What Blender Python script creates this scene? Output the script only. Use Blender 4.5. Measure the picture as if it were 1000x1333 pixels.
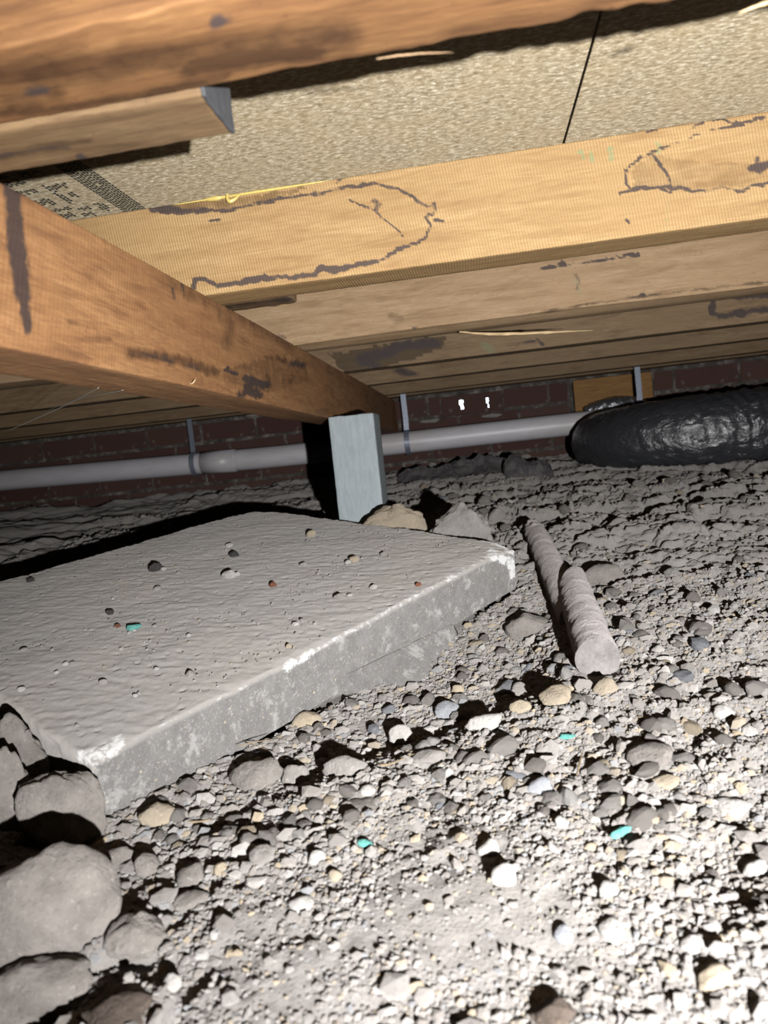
import bpy, bmesh, math
import numpy as np
from mathutils import Vector, Matrix
rng = np.random.default_rng(7)
SC = bpy.context.scene
for o in list(bpy.data.objects): bpy.data.objects.remove(o)

# ------------------------------------------------------------------ camera, world, light
F = 963.0
def cam_axes(yaw, pitch, roll):
    y, p, r = map(math.radians, (yaw, pitch, roll))
    f = np.array([-math.sin(y)*math.cos(p), math.cos(y)*math.cos(p), math.sin(p)])
    r0 = np.cross(f, [0, 0, 1.]); r0 /= np.linalg.norm(r0); u0 = np.cross(r0, f)
    return r0*math.cos(r)-u0*math.sin(r), u0*math.cos(r)+r0*math.sin(r), f
CR, CU, CF = cam_axes(7.6, -4.35, 6.0)
cd = bpy.data.cameras.new('camera'); cam = bpy.data.objects.new('camera', cd)
SC.collection.objects.link(cam); SC.camera = cam
cd.sensor_fit = 'AUTO'; cd.sensor_width = 36.0; cd.lens = 36.0*F/1333.0
cd.clip_start = 0.02; cd.clip_end = 50
cd.dof.use_dof = True; cd.dof.focus_distance = 1.05; cd.dof.aperture_fstop = 8.0
cam.matrix_world = Matrix(((CR[0], CU[0], -CF[0], 0), (CR[1], CU[1], -CF[1], 0), (CR[2], CU[2], -CF[2], 0), (0, 0, 0, 1)))
def ray(px, py): return CF + CR*(px-500)/F - CU*(py-666.5)/F
def onz(px, py, z): v = ray(px, py); return v*z/v[2]
def ony(px, py, y): v = ray(px, py); return v*y/v[1]
def proj(P):
    d = P@CF; return np.stack([500+F*(P@CR)/d, 666.5-F*(P@CU)/d], -1)

w = bpy.data.worlds.new('World'); SC.world = w; w.use_nodes = True
w.node_tree.nodes['Background'].inputs[0].default_value = (0.85, 0.93, 1, 1)
w.node_tree.nodes['Background'].inputs[1].default_value = 3.0
LP = Vector((0.190, -0.235, -0.072))
ld = bpy.data.lights.new('torch_light', 'SPOT'); ld.energy = 228; ld.color = (1.0, 0.985, 0.985)
ld.spot_size = math.radians(114); ld.spot_blend = 1.0; ld.shadow_soft_size = 0.006
lo = bpy.data.objects.new('torch_light', ld); SC.collection.objects.link(lo); lo.location = LP
lo.rotation_euler = Vector((-0.02, 1.0, 0.09)).to_track_quat('-Z', 'Y').to_euler()
SC.view_settings.view_transform = 'Standard'; SC.view_settings.look = 'None'
SC.view_settings.exposure = 0.0; SC.view_settings.gamma = 1.0; SC.view_settings.use_curve_mapping = False

# ------------------------------------------------------------------ noise (numpy)
_perm = np.random.default_rng(3).permutation(512)
_perm = np.concatenate([_perm, _perm, _perm]).astype(np.int64)
_g = np.random.default_rng(4).normal(size=(512, 3)); _g /= np.linalg.norm(_g, axis=1)[:, None]
def pn(p, seed=0):
    """gradient noise in about -1..1 for an (n,3) array"""
    p = np.asarray(p, float)+seed*17.31
    i = np.floor(p).astype(np.int64); f = p-i; i &= 255
    u = f*f*f*(f*(f*6-15)+10); out = 0
    for a in (0, 1):
        wa = u[:, 0] if a else 1-u[:, 0]
        for b in (0, 1):
            wb = u[:, 1] if b else 1-u[:, 1]
            for c in (0, 1):
                wc = u[:, 2] if c else 1-u[:, 2]
                h = _perm[_perm[_perm[(i[:, 0]+a)]+(i[:, 1]+b)]+(i[:, 2]+c)]
                g = _g[h]
                out = out+wa*wb*wc*(g[:, 0]*(f[:, 0]-a)+g[:, 1]*(f[:, 1]-b)+g[:, 2]*(f[:, 2]-c))
    return out*1.6
def fbm(p, o=4, seed=0):
    s = 0; a = 1.0; q = np.asarray(p, float)
    for k in range(o): s = s+a*pn(q, seed+k); a *= .5; q = q*2.03
    return s
def worley(x, y, cell, seed=0):
    """F1 and F2 distances (in cells) and a random value of the nearest cell"""
    X = x/cell; Y = y/cell; ix = np.floor(X).astype(np.int64); iy = np.floor(Y).astype(np.int64)
    f1 = np.full(x.shape, 9.); f2 = f1.copy(); rid = np.zeros(x.shape)
    for a in (-1, 0, 1):
        for b in (-1, 0, 1):
            cx = ix+a; cy = iy+b
            h = _perm[_perm[(cx+seed*7) & 255]+(cy & 255)]
            h2 = _perm[(h+91) & 511]
            d = np.hypot(cx+h/512.-X, cy+h2/512.-Y)
            n = d < f1; f2 = np.where(n, f1, np.minimum(f2, d)); rid = np.where(n, _perm[(h+13) & 511]/512., rid); f1 = np.where(n, d, f1)
    return f1, f2, rid
def sst(a, b, x): t = np.clip((x-a)/(b-a), 0, 1); return t*t*(3-2*t)

# ------------------------------------------------------------------ materials
class NT:
    def __init__(s, name):
        s.m = bpy.data.materials.new(name); s.m.use_nodes = True; s.t = s.m.node_tree
        s.b = s.t.nodes['Principled BSDF']
    def n(s, ty, ins=None, **kw):
        nd = s.t.nodes.new(ty)
        for k, v in kw.items(): setattr(nd, k, v)
        for k, v in (ins or {}).items():
            if isinstance(v, bpy.types.NodeSocket): s.t.links.new(v, nd.inputs[k])
            else: nd.inputs[k].default_value = v
        return nd
    def co(s, scale=(1, 1, 1), rot=(0, 0, 0)):
        c = s.n('ShaderNodeTexCoord').outputs['Object']
        return s.n('ShaderNodeMapping', {0: c, 'Scale': scale, 'Rotation': rot}).outputs[0]
    def noise(s, vec, sc, det=5, rough=.55, dist=0):
        return s.n('ShaderNodeTexNoise', {'Vector': vec, 'Scale': sc, 'Detail': det, 'Roughness': rough, 'Distortion': dist}).outputs['Fac']
    def ramp(s, fac, stops):
        r = s.n('ShaderNodeValToRGB', {0: fac}); e = r.color_ramp.elements
        while len(e) < len(stops): e.new(.5)
        for i, (p, c) in enumerate(stops):
            e[i].position = p; e[i].color = (c, c, c, 1) if isinstance(c, (int, float)) else (*c, 1)
        return r.outputs[0]
    def mix(s, f, a, b, mode='MIX'):
        x = s.n('ShaderNodeMix', data_type='RGBA', blend_type=mode)
        for k, v in ((0, f), (6, a), (7, b)):
            if isinstance(v, bpy.types.NodeSocket): s.t.links.new(v, x.inputs[k])
            else: x.inputs[k].default_value = v if k == 0 else (*v, 1)
        return x.outputs[2]
    def math(s, op, a, b=0.0):
        return s.n('ShaderNodeMath', {0: a, 1: b}, operation=op).outputs[0]
    def set(s, col=None, rough=.8, spec=.3, metal=0, bumps=(), k=.52):
        if col is not None:
            if isinstance(col, bpy.types.NodeSocket): s.t.links.new(s.mix(1.0, col, (k, k, k), 'MULTIPLY'), s.b.inputs['Base Color'])
            else: s.b.inputs['Base Color'].default_value = (*[q*k for q in col], 1)
        if isinstance(rough, bpy.types.NodeSocket): s.t.links.new(rough, s.b.inputs['Roughness'])
        else: s.b.inputs['Roughness'].default_value = rough
        s.b.inputs['Diffuse Roughness'].default_value = rough if isinstance(rough, float) and rough > .8 else 0.0
        s.b.inputs['Specular IOR Level'].default_value = spec; s.b.inputs['Metallic'].default_value = metal
        nrm = None
        for h, st, di in bumps:
            bn = s.n('ShaderNodeBump', {'Height': h, 'Strength': st, 'Distance': di})
            if nrm: s.t.links.new(nrm, bn.inputs['Normal'])
            nrm = bn.outputs[0]
        if nrm: s.t.links.new(nrm, s.b.inputs['Normal'])
        return s.m

def wood(name, light, mid, dark, ax='X', saw=0.0, sawang=.12, blot=.5, rough=.75):
    """grain runs along ax; 'mark' attribute: R dark stain, G green ink, B brown tint, each made ragged by noise"""
    t = NT(name)
    sc = (1, 9, 9) if ax == 'X' else (9, 1, 9)
    v = t.co(sc); raw = t.co()
    g = t.noise(v, 9, 8, .62, .6); fine = t.noise(v, 42, 4, .6)
    big = t.noise(raw, 7, 4, .6, .4)
    c = t.ramp(g, [(.30, dark), (.47, mid), (.66, light)])
    c = t.mix(t.ramp(fine, [(.35, .45), (.62, 0.0)]), c, dark)
    c = t.mix(t.math('MULTIPLY', t.ramp(big, [(.42, 0.0), (.66, 1.0)]), blot), c, mid)
    spk = t.noise(raw, 160, 2, .6)
    c = t.mix(t.ramp(spk, [(.66, 0.0), (.74, .6)]), c, dark)
    bumps = [(g, .35, .002), (fine, .4, .0008)]
    if saw:
        s = t.n('ShaderNodeMapping', {0: t.n('ShaderNodeTexCoord').outputs['Object'], 'Rotation': (0, sawang, 0) if ax == 'X' else (sawang, 0, 0)}).outputs[0]
        wv = t.n('ShaderNodeTexWave', {'Vector': s, 'Scale': 95.0 if ax == 'X' else 60.0, 'Distortion': 1.2, 'Detail': 2, 'Detail Scale': .6}, bands_direction='X' if ax == 'X' else 'Y').outputs['Fac']
        m2 = t.math('MULTIPLY', wv, t.ramp(t.noise(raw, 9, 3), [(.35, .25), (.6, 1.0)]))
        c = t.mix(t.math('MULTIPLY', t.ramp(m2, [(.0, 1.0), (.35, 0.0)]), saw*.42), c, dark)
        bumps.append((m2, .5*saw, .0006))
    at = t.n('ShaderNodeVertexColor', layer_name='mark').outputs[0]
    sp = t.n('ShaderNodeSeparateColor', {0: at}).outputs
    rag = t.math('MULTIPLY', t.math('SUBTRACT', t.noise(raw, 260, 3, .65), .5), .7)
    rag2 = t.math('MULTIPLY', t.math('SUBTRACT', t.noise(raw, 45, 4, .65), .5), 1.4)
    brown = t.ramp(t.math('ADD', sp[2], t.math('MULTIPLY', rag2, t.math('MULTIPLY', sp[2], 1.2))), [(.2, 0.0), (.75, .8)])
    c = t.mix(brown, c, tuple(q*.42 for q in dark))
    green = t.ramp(t.math('ADD', sp[1], t.math('MULTIPLY', rag, t.math('MULTIPLY', sp[1], 1.2))), [(.35, 0.0), (.8, .5)])
    c = t.mix(green, c, (.14, .32, .16))
    drk = t.ramp(t.math('ADD', sp[0], t.math('MULTIPLY', rag, t.math('MULTIPLY', sp[0], 1.5))), [(.2, 0.0), (.58, .9)])
    c = t.mix(drk, c, (.055, .042, .042))
    return t.set(c, rough, .2, 0, bumps)

M = {}
M['joist'] = wood('pale_sawn_pine', (.54, .37, .175), (.45, .29, .128), (.30, .175, .072), 'X', 1.5)
M['joist_front'] = wood('amber_hardwood', (.36, .19, .075), (.245, .12, .047), (.12, .055, .024), 'X', .0)
M['joist_mid'] = wood('tan_sawn_timber', (.50, .35, .215), (.40, .27, .15), (.25, .155, .08), 'X', .8, .5)
M['joist_back'] = wood('dull_brown_timber', (.30, .21, .12), (.24, .16, .088), (.14, .09, .048), 'X', .3)
M['bearer'] = wood('red_brown_hardwood', (.54, .29, .125), (.42, .21, .088), (.20, .095, .045), 'Y', .35, .35)
M['packer'] = wood('weathered_offcut', (.29, .195, .10), (.21, .13, .065), (.10, .06, .03), 'X', .0)
M['frame'] = wood('orange_board', (.42, .24, .08), (.34, .18, .06), (.2, .1, .035), 'X', .0)

def mk_simple(name, col, rough=.8, spec=.3, metal=0, var=.25, sc=60, bump=.3, bd=.001):
    t = NT(name); v = t.co(); n = t.noise(v, sc, 5, .6); n2 = t.noise(v, sc/7, 4, .6)
    c = t.mix(t.ramp(n, [(.3, 1.0), (.7, 0.0)]), col, tuple(q*(1-var) for q in col))
    c = t.mix(t.math('MULTIPLY', n2, .5), c, tuple(min(1, q*(1+var*.5)) for q in col))
    return t.set(c, rough, spec, metal, [(n, bump, bd)])
M['end_grain'] = mk_simple('grey_sealed_end', (.075, .078, .085), .7, .3, 0, .3, 90)

# particle board: flakes and fibres pressed together
t = NT('particle_board'); raw = t.co()
vf = t.co((.5, 1, 1), (0, 0, .3)); vg = t.co((.45, 1.1, 1), (0, 0, -.4))
a = t.noise(vf, 210, 5, .72); b = t.noise(vg, 330, 3, .7); d = t.noise(raw, 700, 2, .6); lg = t.noise(raw, 14, 4, .6)
c = t.ramp(a, [(.32, (.15, .115, .065)), (.46, (.34, .275, .175)), (.56, (.46, .39, .265)), (.68, (.72, .64, .47))])
c = t.mix(t.ramp(b, [(.57, 0.0), (.63, .85)]), c, (.85, .78, .62))
c = t.mix(t.ramp(b, [(.34, .85), (.44, 0.0)]), c, (.20, .15, .08))
c = t.mix(t.ramp(d, [(.30, .5), (.5, 0.0)]), c, (.26, .19, .11))
c = t.mix(t.math('MULTIPLY', t.ramp(lg, [(.4, 0.0), (.7, 1.0)]), .3), c, (.44, .32, .17))
M['board'] = t.set(c, .85, .15, 0, [(a, .8, .0009), (b, .6, .0007)], k=.37)

# dusty soil
def soil(name, base, var, tan, fine=1.0, attr=False):
    t = NT(name); v = t.co()
    n1 = t.noise(v, 6, 5, .6); n2 = t.noise(v, 45, 6, .65); n3 = t.noise(v, 330, 4, .65); n4 = t.noise(v, 1100, 3, .6)
    if attr:
        base = t.n('ShaderNodeVertexColor', layer_name='col').outputs[0]
        c = t.mix(t.math('MULTIPLY', n3, .35), base, tuple(q*.75 for q in var))
    else:
        c = t.mix(t.ramp(n2, [(.3, 0.0), (.68, 1.0)]), base, var)
        c = t.mix(t.math('MULTIPLY', t.ramp(n1, [(.45, 0.0), (.7, 1.0)]), .55), c, tan)
    c = t.mix(t.ramp(n3, [(.28, .55), (.45, 0.0)]), c, tuple(q*.55 for q in var))
    c = t.mix(t.ramp(n3, [(.60, 0.0), (.74, .5)]), c, (.52, .49, .45))
    return t.set(c, .95, .1, 0, [(n2, .35, .004), (n3, .75*fine, .0022), (n4, .5*fine, .0007)])
M['soil'] = soil('dusty_grey_soil', (.36, .34, .318), (.28, .263, .247), (.37, .348, .312))
M['gravel'] = soil('crumbled_gravel', None, (.25, .225, .2), None, .6, attr=True)
def rockmat(name, a, b, fleck, sc=1.0):
    t = NT(name); v = t.co()
    r = t.n('ShaderNodeObjectInfo').outputs['Random']
    vv = t.n('ShaderNodeVectorMath', {0: v, 1: t.n('ShaderNodeCombineXYZ', {0: t.math('MULTIPLY', r, 50.)}).outputs[0]}, operation='ADD').outputs[0]
    n1 = t.noise(vv, 40*sc, 5, .65); n2 = t.noise(vv, 260*sc, 4, .65); n3 = t.noise(vv, 900, 3, .6)
    c = t.mix(t.ramp(n1, [(.35, 0.0), (.65, 1.0)]), a, b)
    c = t.mix(t.ramp(n2, [(.58, 0.0), (.70, .65)]), c, fleck)
    c = t.mix(t.ramp(n2, [(.28, .5), (.42, 0.0)]), c, tuple(q*.5 for q in b))
    return t.set(c, .92, .08, 0, [(n1, .6, .006), (n2, .85, .003), (n3, .7, .0009)])
M['grey'] = rockmat('grey_stone', (.36, .34, .315), (.27, .25, .23), (.52, .50, .47))
M['dust'] = rockmat('dusty_clod', (.30, .275, .25), (.20, .182, .166), (.44, .41, .37))
M['tan'] = rockmat('tan_stone', (.46, .385, .28), (.36, .31, .24), (.58, .5, .4))
M['pale'] = rockmat('pale_stone', (.50, .485, .455), (.38, .365, .34), (.64, .62, .59))
M['blue'] = rockmat('blue_grey_stone', (.34, .35, .37), (.26, .27, .285), (.5, .52, .55))
M['dark'] = rockmat('dark_stone', (.045, .045, .045), (.07, .062, .06), (.14, .13, .12))
M['red'] = rockmat('rusty_stone', (.22, .09, .055), (.15, .07, .05), (.35, .2, .14))
M['brown'] = rockmat('brown_clod', (.13, .105, .088), (.085, .068, .056), (.2, .15, .11))
M['green'] = rockmat('turquoise_chip', (.10, .36, .32), (.16, .42, .37), (.45, .6, .55))

# slab concrete, 'mark': R white chips along the arris, G bare (less dusty) side
t = NT('dusty_concrete'); v = t.co()
n1 = t.noise(v, 5, 5, .6); n2 = t.noise(v, 60, 6, .65); n3 = t.noise(v, 380, 4, .65); n4 = t.noise(v, 1300, 2, .6)
at = t.n('ShaderNodeVertexColor', layer_name='mark').outputs[0]; sp = t.n('ShaderNodeSeparateColor', {0: at}).outputs
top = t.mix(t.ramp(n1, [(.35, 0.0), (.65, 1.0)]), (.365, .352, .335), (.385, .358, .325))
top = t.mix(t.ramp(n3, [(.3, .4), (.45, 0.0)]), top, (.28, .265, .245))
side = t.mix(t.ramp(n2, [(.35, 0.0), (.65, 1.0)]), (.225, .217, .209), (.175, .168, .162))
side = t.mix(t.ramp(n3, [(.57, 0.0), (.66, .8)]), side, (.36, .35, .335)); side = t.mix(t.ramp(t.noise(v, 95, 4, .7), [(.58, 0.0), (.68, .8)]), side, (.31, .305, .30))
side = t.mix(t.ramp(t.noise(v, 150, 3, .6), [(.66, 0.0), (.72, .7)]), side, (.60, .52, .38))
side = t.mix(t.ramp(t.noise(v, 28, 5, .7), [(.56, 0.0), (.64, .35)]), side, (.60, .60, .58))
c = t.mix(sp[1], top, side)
wh = t.ramp(t.math('ADD', sp[0], t.math('MULTIPLY', t.math('MULTIPLY', t.math('SUBTRACT', t.noise(v, 120, 5, .7), .5), 5.5), sp[0])), [(.35, 0.0), (.75, .9)])
c = t.mix(wh, c, (.70, .70, .69))
M['slab'] = t.set(c, .93, .12, 0, [(n2, .12, .002), (n3, .55, .0012), (n4, .4, .0004)])

t = NT('dark_brick'); v = t.co(); r = t.n('ShaderNodeObjectInfo').outputs['Random']
n = t.noise(v, 30, 5, .65); n2 = t.noise(v, 9, 3, .6)
c = t.mix(r, (.105, .05, .044), (.135, .075, .06)); c = t.mix(t.ramp(n2, [(.45, 0.0), (.7, .7)]), c, (.085, .06, .052))
c = t.mix(t.ramp(n, [(.60, 0.0), (.72, .8)]), c, (.27, .245, .22))
M['brick'] = t.set(c, .9, .2, 0, [(n, .6, .003)])
t = NT('lime_mortar'); v = t.co(); n = t.noise(v, 24, 6, .7)
c = t.ramp(n, [(.35, (.07, .062, .055)), (.52, (.14, .125, .11)), (.66, (.34, .32, .29))])
M['mortar'] = t.set(c, .95, .1, 0, [(n, .8, .006)])
t = NT('white_plastic_pipe'); v = t.co((.3, 1, 1)); n = t.noise(v, 40, 5, .7); n2 = t.noise(v, 8, 3, .6)
c = t.mix(t.ramp(n, [(.4, 0.0), (.7, .5)]), (.80, .78, .82), (.60, .58, .58)); c = t.mix(t.ramp(n2, [(.5, 0.0), (.75, .5)]), c, (.56, .50, .45))
M['pipe'] = t.set(c, .42, .45, 0, [(n, .15, .001)])
M['strap'] = mk_simple('galvanised_strap', (.30, .34, .42), .45, .5, .35, .3, 80)
t = NT('zinc_post'); v = t.co((1, 1, .25)); n = t.noise(v, 120, 5, .65); n2 = t.noise(v, 18, 4, .6)
c = t.mix(t.ramp(n, [(.3, 0.0), (.7, 1.0)]), (.40, .46, .48), (.31, .36, .38)); c = t.mix(t.ramp(n2, [(.5, 0.0), (.8, .5)]), c, (.46, .49, .48))
M['post'] = t.set(c, .7, .35, .1, [(n, .4, .0012)])
t = NT('black_duct_film'); v = t.co((.5, 1, 1)); n = t.noise(v, 42, 5, .6, 1.0); n2 = t.noise(v, 9, 3, .6)
rg = t.ramp(n2, [(.35, .20), (.65, .36)])
M['duct'] = t.set((.045, .047, .053), rg, .7, 0, [(n, .75, .008)])
t = NT('aluminium_foil'); v = t.co(); n = t.noise(v, 90, 4, .6, .8)
M['foil'] = t.set((.62, .64, .68), .28, .5, .9, [(n, .8, .004)])
t = NT('dusty_dark_film'); v = t.co(); n = t.noise(v, 30, 5, .6, .8)
M['film'] = t.set(t.mix(t.ramp(n, [(.4, 0.0), (.6, 1.0)]), (.13, .125, .13), (.19, .18, .175)), .22, .5, 0, [(n, .6, .004)])
t = NT('yellow_glue'); n = t.noise(t.co(), 90, 3)
M['glue'] = t.set(t.mix(n, (.60, .44, .10), (.72, .58, .20)), .35, .5, 0, [(n, .3, .001)])
M['ink'] = mk_simple('black_print_ink', (.035, .045, .045), .8, .1, 0, .3, 300, .1)
M['splinter'] = mk_simple('fresh_splinter', (.72, .52, .29), .7, .2, 0, .2, 100)
M['root'] = mk_simple('dry_root', (.40, .31, .2), .8, .2, 0, .3, 200)
M['rod'] = rockmat('dusty_rod', (.56, .52, .50), (.48, .44, .425), (.62, .58, .56), .8)
M['rodend'] = rockmat('broken_rod_end', (.33, .31, .30), (.22, .205, .20), (.44, .42, .41))
M['thread'] = mk_simple('cobweb', (.5, .48, .42), .6, .3, 0, .1, 50)

# ------------------------------------------------------------------ object helpers
COL = SC.collection
def mesh(name, V, Fc, mat, loc=(0, 0, 0), parent=None, smooth=False, attrs=None):
    V = np.asarray(V, np.float32); loc = np.asarray(loc, np.float32)
    me = bpy.data.meshes.new(name)
    if isinstance(Fc, np.ndarray):
        k = Fc.shape[1]; me.vertices.add(len(V)); me.vertices.foreach_set('co', (V-loc).ravel())
        me.loops.add(Fc.size); me.loops.foreach_set('vertex_index', Fc.ravel().astype(np.int32))
        me.polygons.add(len(Fc)); me.polygons.foreach_set('loop_start', np.arange(0, Fc.size, k, dtype=np.int32))
        me.update(calc_edges=True); me.validate()
    else:
        me.from_pydata((V-loc).tolist(), [], Fc)
    for an, av in (attrs or {}).items():
        ca = me.color_attributes.new(an, 'FLOAT_COLOR', 'POINT')
        full = np.ones((len(V), 4), np.float32); full[:, :3] = av; ca.data.foreach_set('color', full.ravel())
    me.polygons.foreach_set('use_smooth', np.full(len(me.polygons), smooth))
    me.materials.append(mat)
    o = bpy.data.objects.new(name, me); COL.objects.link(o)
    if parent is not None:
        o.parent = parent; o.location = Vector(loc.tolist())-parent.location
    else: o.location = loc.tolist()
    return o
def tag(o, label=None, cat=None, group=None, kind=None):
    for k, v in (('label', label), ('category', cat), ('group', group), ('kind', kind)):
        if v: o[k] = v
    return o
def empty(name, loc, label, cat, group=None):
    o = bpy.data.objects.new(name, None); COL.objects.link(o); o.location = loc; o.empty_display_size = .05
    return tag(o, label, cat, group)

def axis_pts(L, step, r):
    n = max(2, int(round(L/step))); a = np.linspace(0, L, n+1)
    if r > 0 and L > 4*r: a = np.unique(np.concatenate([a, [r*.15, r*.5, r, L-r, L-r*.5, L-r*.15]]))
    a = np.sort(a); keep = [0]
    for i in range(1, len(a)):
        if a[i]-a[keep[-1]] > min(step, r if r > 0 else step)*.12 or i == len(a)-1: keep.append(i)
    return a[keep]
def lattice_box(sx, sy, sz, steps, r):
    """closed subdivided box with rounded arrises, corner at the origin; returns verts, quads"""
    ax = [axis_pts(s, st, r) for s, st in zip((sx, sy, sz), steps)]; N = [len(a) for a in ax]
    ids = -np.ones(N, np.int64)
    I = np.indices(N); surf = np.zeros(N, bool)
    for k in range(3): surf |= (I[k] == 0) | (I[k] == N[k]-1)
    ids[surf] = np.arange(surf.sum())
    idx = np.argwhere(surf); V = np.stack([ax[k][idx[:, k]] for k in range(3)], 1)
    Fs = []
    for k in range(3):
        a, b = [(1, 2), (2, 0), (0, 1)][k]
        for side in (0, N[k]-1):
            g = np.moveaxis(ids, (k, a, b), (0, 1, 2))[side]
            q = np.stack([g[:-1, :-1], g[1:, :-1], g[1:, 1:], g[:-1, 1:]], -1).reshape(-1, 4)
            Fs.append(q if side else q[:, ::-1])
    if r > 0:
        S = np.array([sx, sy, sz]); inner = np.clip(V, r, S-r); d = V-inner
        L = np.linalg.norm(d, axis=1); mx = np.abs(d).max(1)
        m = L > 1e-9; V = V.copy(); V[m] = inner[m]+d[m]/L[m][:, None]*np.minimum(mx[m], r)[:, None]
    return V, np.concatenate(Fs)

def seg_dist(P, poly):
    P = np.asarray(P); D = np.full(len(P), 1e9)
    for a, b in zip(poly[:-1], poly[1:]):
        a = np.array(a, float); b = np.array(b, float); ab = b-a
        tt = np.clip(((P-a)@ab)/(ab@ab+1e-9), 0, 1); D = np.minimum(D, np.linalg.norm(P-(a+tt[:, None]*ab), axis=1))
    return D
def in_poly(P, poly):
    x, y = P[:, 0], P[:, 1]; c = np.zeros(len(P), bool); n = len(poly)
    for i in range(n):
        x1, y1 = poly[i]; x2, y2 = poly[(i+1) % n]
        if y1 == y2: continue
        m = ((y1 > y) != (y2 > y)) & (x < (x2-x1)*(y-y1)/(y2-y1)+x1); c ^= m
    return c
def marks(V, facesel, strokes):
    """strokes: (channel, polyline, halfwidth, strength) given on the face as seen in the photo, stored as stain colour"""
    A = np.zeros((len(V), 3)); idx = np.where(facesel)[0]
    if len(idx) == 0: return A
    P = proj(V[idx]); wob = np.stack([pn(V[idx]*60, 5), pn(V[idx]*60, 6)], 1)*3.2+np.stack([pn(V[idx]*190, 7), pn(V[idx]*190, 8)], 1)*2.0
    P = P+wob
    for ch, poly, hw, st in strokes:
        if hw < 0: val = in_poly(P, poly)*st
        else: val = np.clip(1.3-seg_dist(P, poly)/hw, 0, 1)*st
        if hw > 0 and hw < 6: val = val*np.clip(.85+.7*pn(V[idx]*28, 9), .45, 1.15)
        A[idx, ch] = np.maximum(A[idx, ch], val)
    return A

def timber(name, x0, x1, y0, y1, z0, z1, mat, label, cat='timber', group=None, steps=(.02, .012, .01), r=.002, amp=.0007,
           warp=None, face=None, strokes=(), parent=None, seed=0):
    V, Q = lattice_box(x1-x0, y1-y0, z1-z0, steps, r); V = V+np.array([x0, y0, z0])
    st = np.array([4., 40, 40]) if (x1-x0) > (y1-y0) else np.array([40., 4, 40])
    fs = face(V) if face else np.zeros(len(V), bool)
    A = marks(V, fs, strokes)
    V = V+np.stack([pn(V*st, seed+11), pn(V*st, seed+12), pn(V*st, seed+13)], 1)*amp+np.stack([pn(V*150, seed+14), pn(V*150, seed+15), pn(V*150, seed+16)], 1)*amp*.5
    if warp: V = warp(V)
    o = mesh(name, V, Q, mat, ((x0+x1)/2, (y0+y1)/2, z0), parent, True, {'mark': A})
    if parent is None: tag(o, label, cat, group)
    return o

def ico(sub):
    bm = bmesh.new(); bmesh.ops.create_icosphere(bm, subdivisions=sub, radius=1.0)
    V = np.array([v.co[:] for v in bm.verts]); Fc = np.array([[v.index for v in f.verts] for f in bm.faces]); bm.free(); return V, Fc
ICO = {k: ico(k) for k in (1, 2, 3, 4)}
ICO0 = (lambda p: (np.array([(-1, p, 0), (1, p, 0), (-1, -p, 0), (1, -p, 0), (0, -1, p), (0, 1, p), (0, -1, -p), (0, 1, -p), (p, 0, -1), (p, 0, 1), (-p, 0, -1), (-p, 0, 1)])/math.hypot(1, p),
     np.array([(0, 11, 5), (0, 5, 1), (0, 1, 7), (0, 7, 10), (0, 10, 11), (1, 5, 9), (5, 11, 4), (11, 10, 2), (10, 7, 6), (7, 1, 8), (3, 9, 4), (3, 4, 2), (3, 2, 6), (3, 6, 8), (3, 8, 9), (4, 9, 5), (2, 4, 11), (6, 2, 10), (8, 6, 7), (9, 8, 1)])))((1+5**.5)/2)
ICO[0] = ICO0
def rock_shape(sub, g, facets=9, rough=.08, soft=.35):
    soft = soft*.45; facets = facets+5
    V, Fc = ICO[sub]; N = g.normal(size=(facets, 3)); N /= np.linalg.norm(N, axis=1)[:, None]; off = g.uniform(.62, .95, facets)
    d = np.clip(V@N.T, 1e-3, None); rr = np.minimum((off/d).min(1), 1.08)
    rr = rr*(1-soft)+soft*.9
    s = g.integers(0, 90)
    rr = rr+rough*(pn(V*1.9, s)+.7*pn(V*4.3, s+1)+(.45*pn(V*9, s+2)+.32*pn(V*19, s+3) if sub > 2 else 0))
    return V*rr[:, None], Fc
def rotm(g, tilt=.5):
    a = g.uniform(0, 2*math.pi); e = g.normal(0, tilt, 2)
    return np.array((Matrix.Rotation(a, 3, 'Z') @ Matrix.Rotation(e[0], 3, 'X') @ Matrix.Rotation(e[1], 3, 'Y')))

def tube(pts, rad, seg=12, cap=True, disp=None):
    """tube along pts; rad scalar or list"""
    pts = np.asarray(pts, float); n = len(pts); rad = np.full(n, rad) if np.isscalar(rad) else np.asarray(rad, float)
    T = np.gradient(pts, axis=0); T /= np.linalg.norm(T, axis=1)[:, None]
    up = np.array([0, 0, 1.]) if abs(T[0][2]) < .9 else np.array([1., 0, 0]); V = []
    for i in range(n):
        a = np.cross(T[i], up); a /= np.linalg.norm(a); b = np.cross(a, T[i]); up = b
        th = np.arange(seg)*2*math.pi/seg
        V.append(pts[i]+rad[i]*(np.cos(th)[:, None]*a+np.sin(th)[:, None]*b))
    V = np.concatenate(V); Fc = []
    for i in range(n-1):
        for k in range(seg):
            k2 = (k+1) % seg; Fc.append((i*seg+k, i*seg+k2, (i+1)*seg+k2, (i+1)*seg+k))
    if cap: Fc.append(tuple(range(seg))[::-1]); Fc.append(tuple((n-1)*seg+k for k in range(seg)))
    return V, Fc
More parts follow.
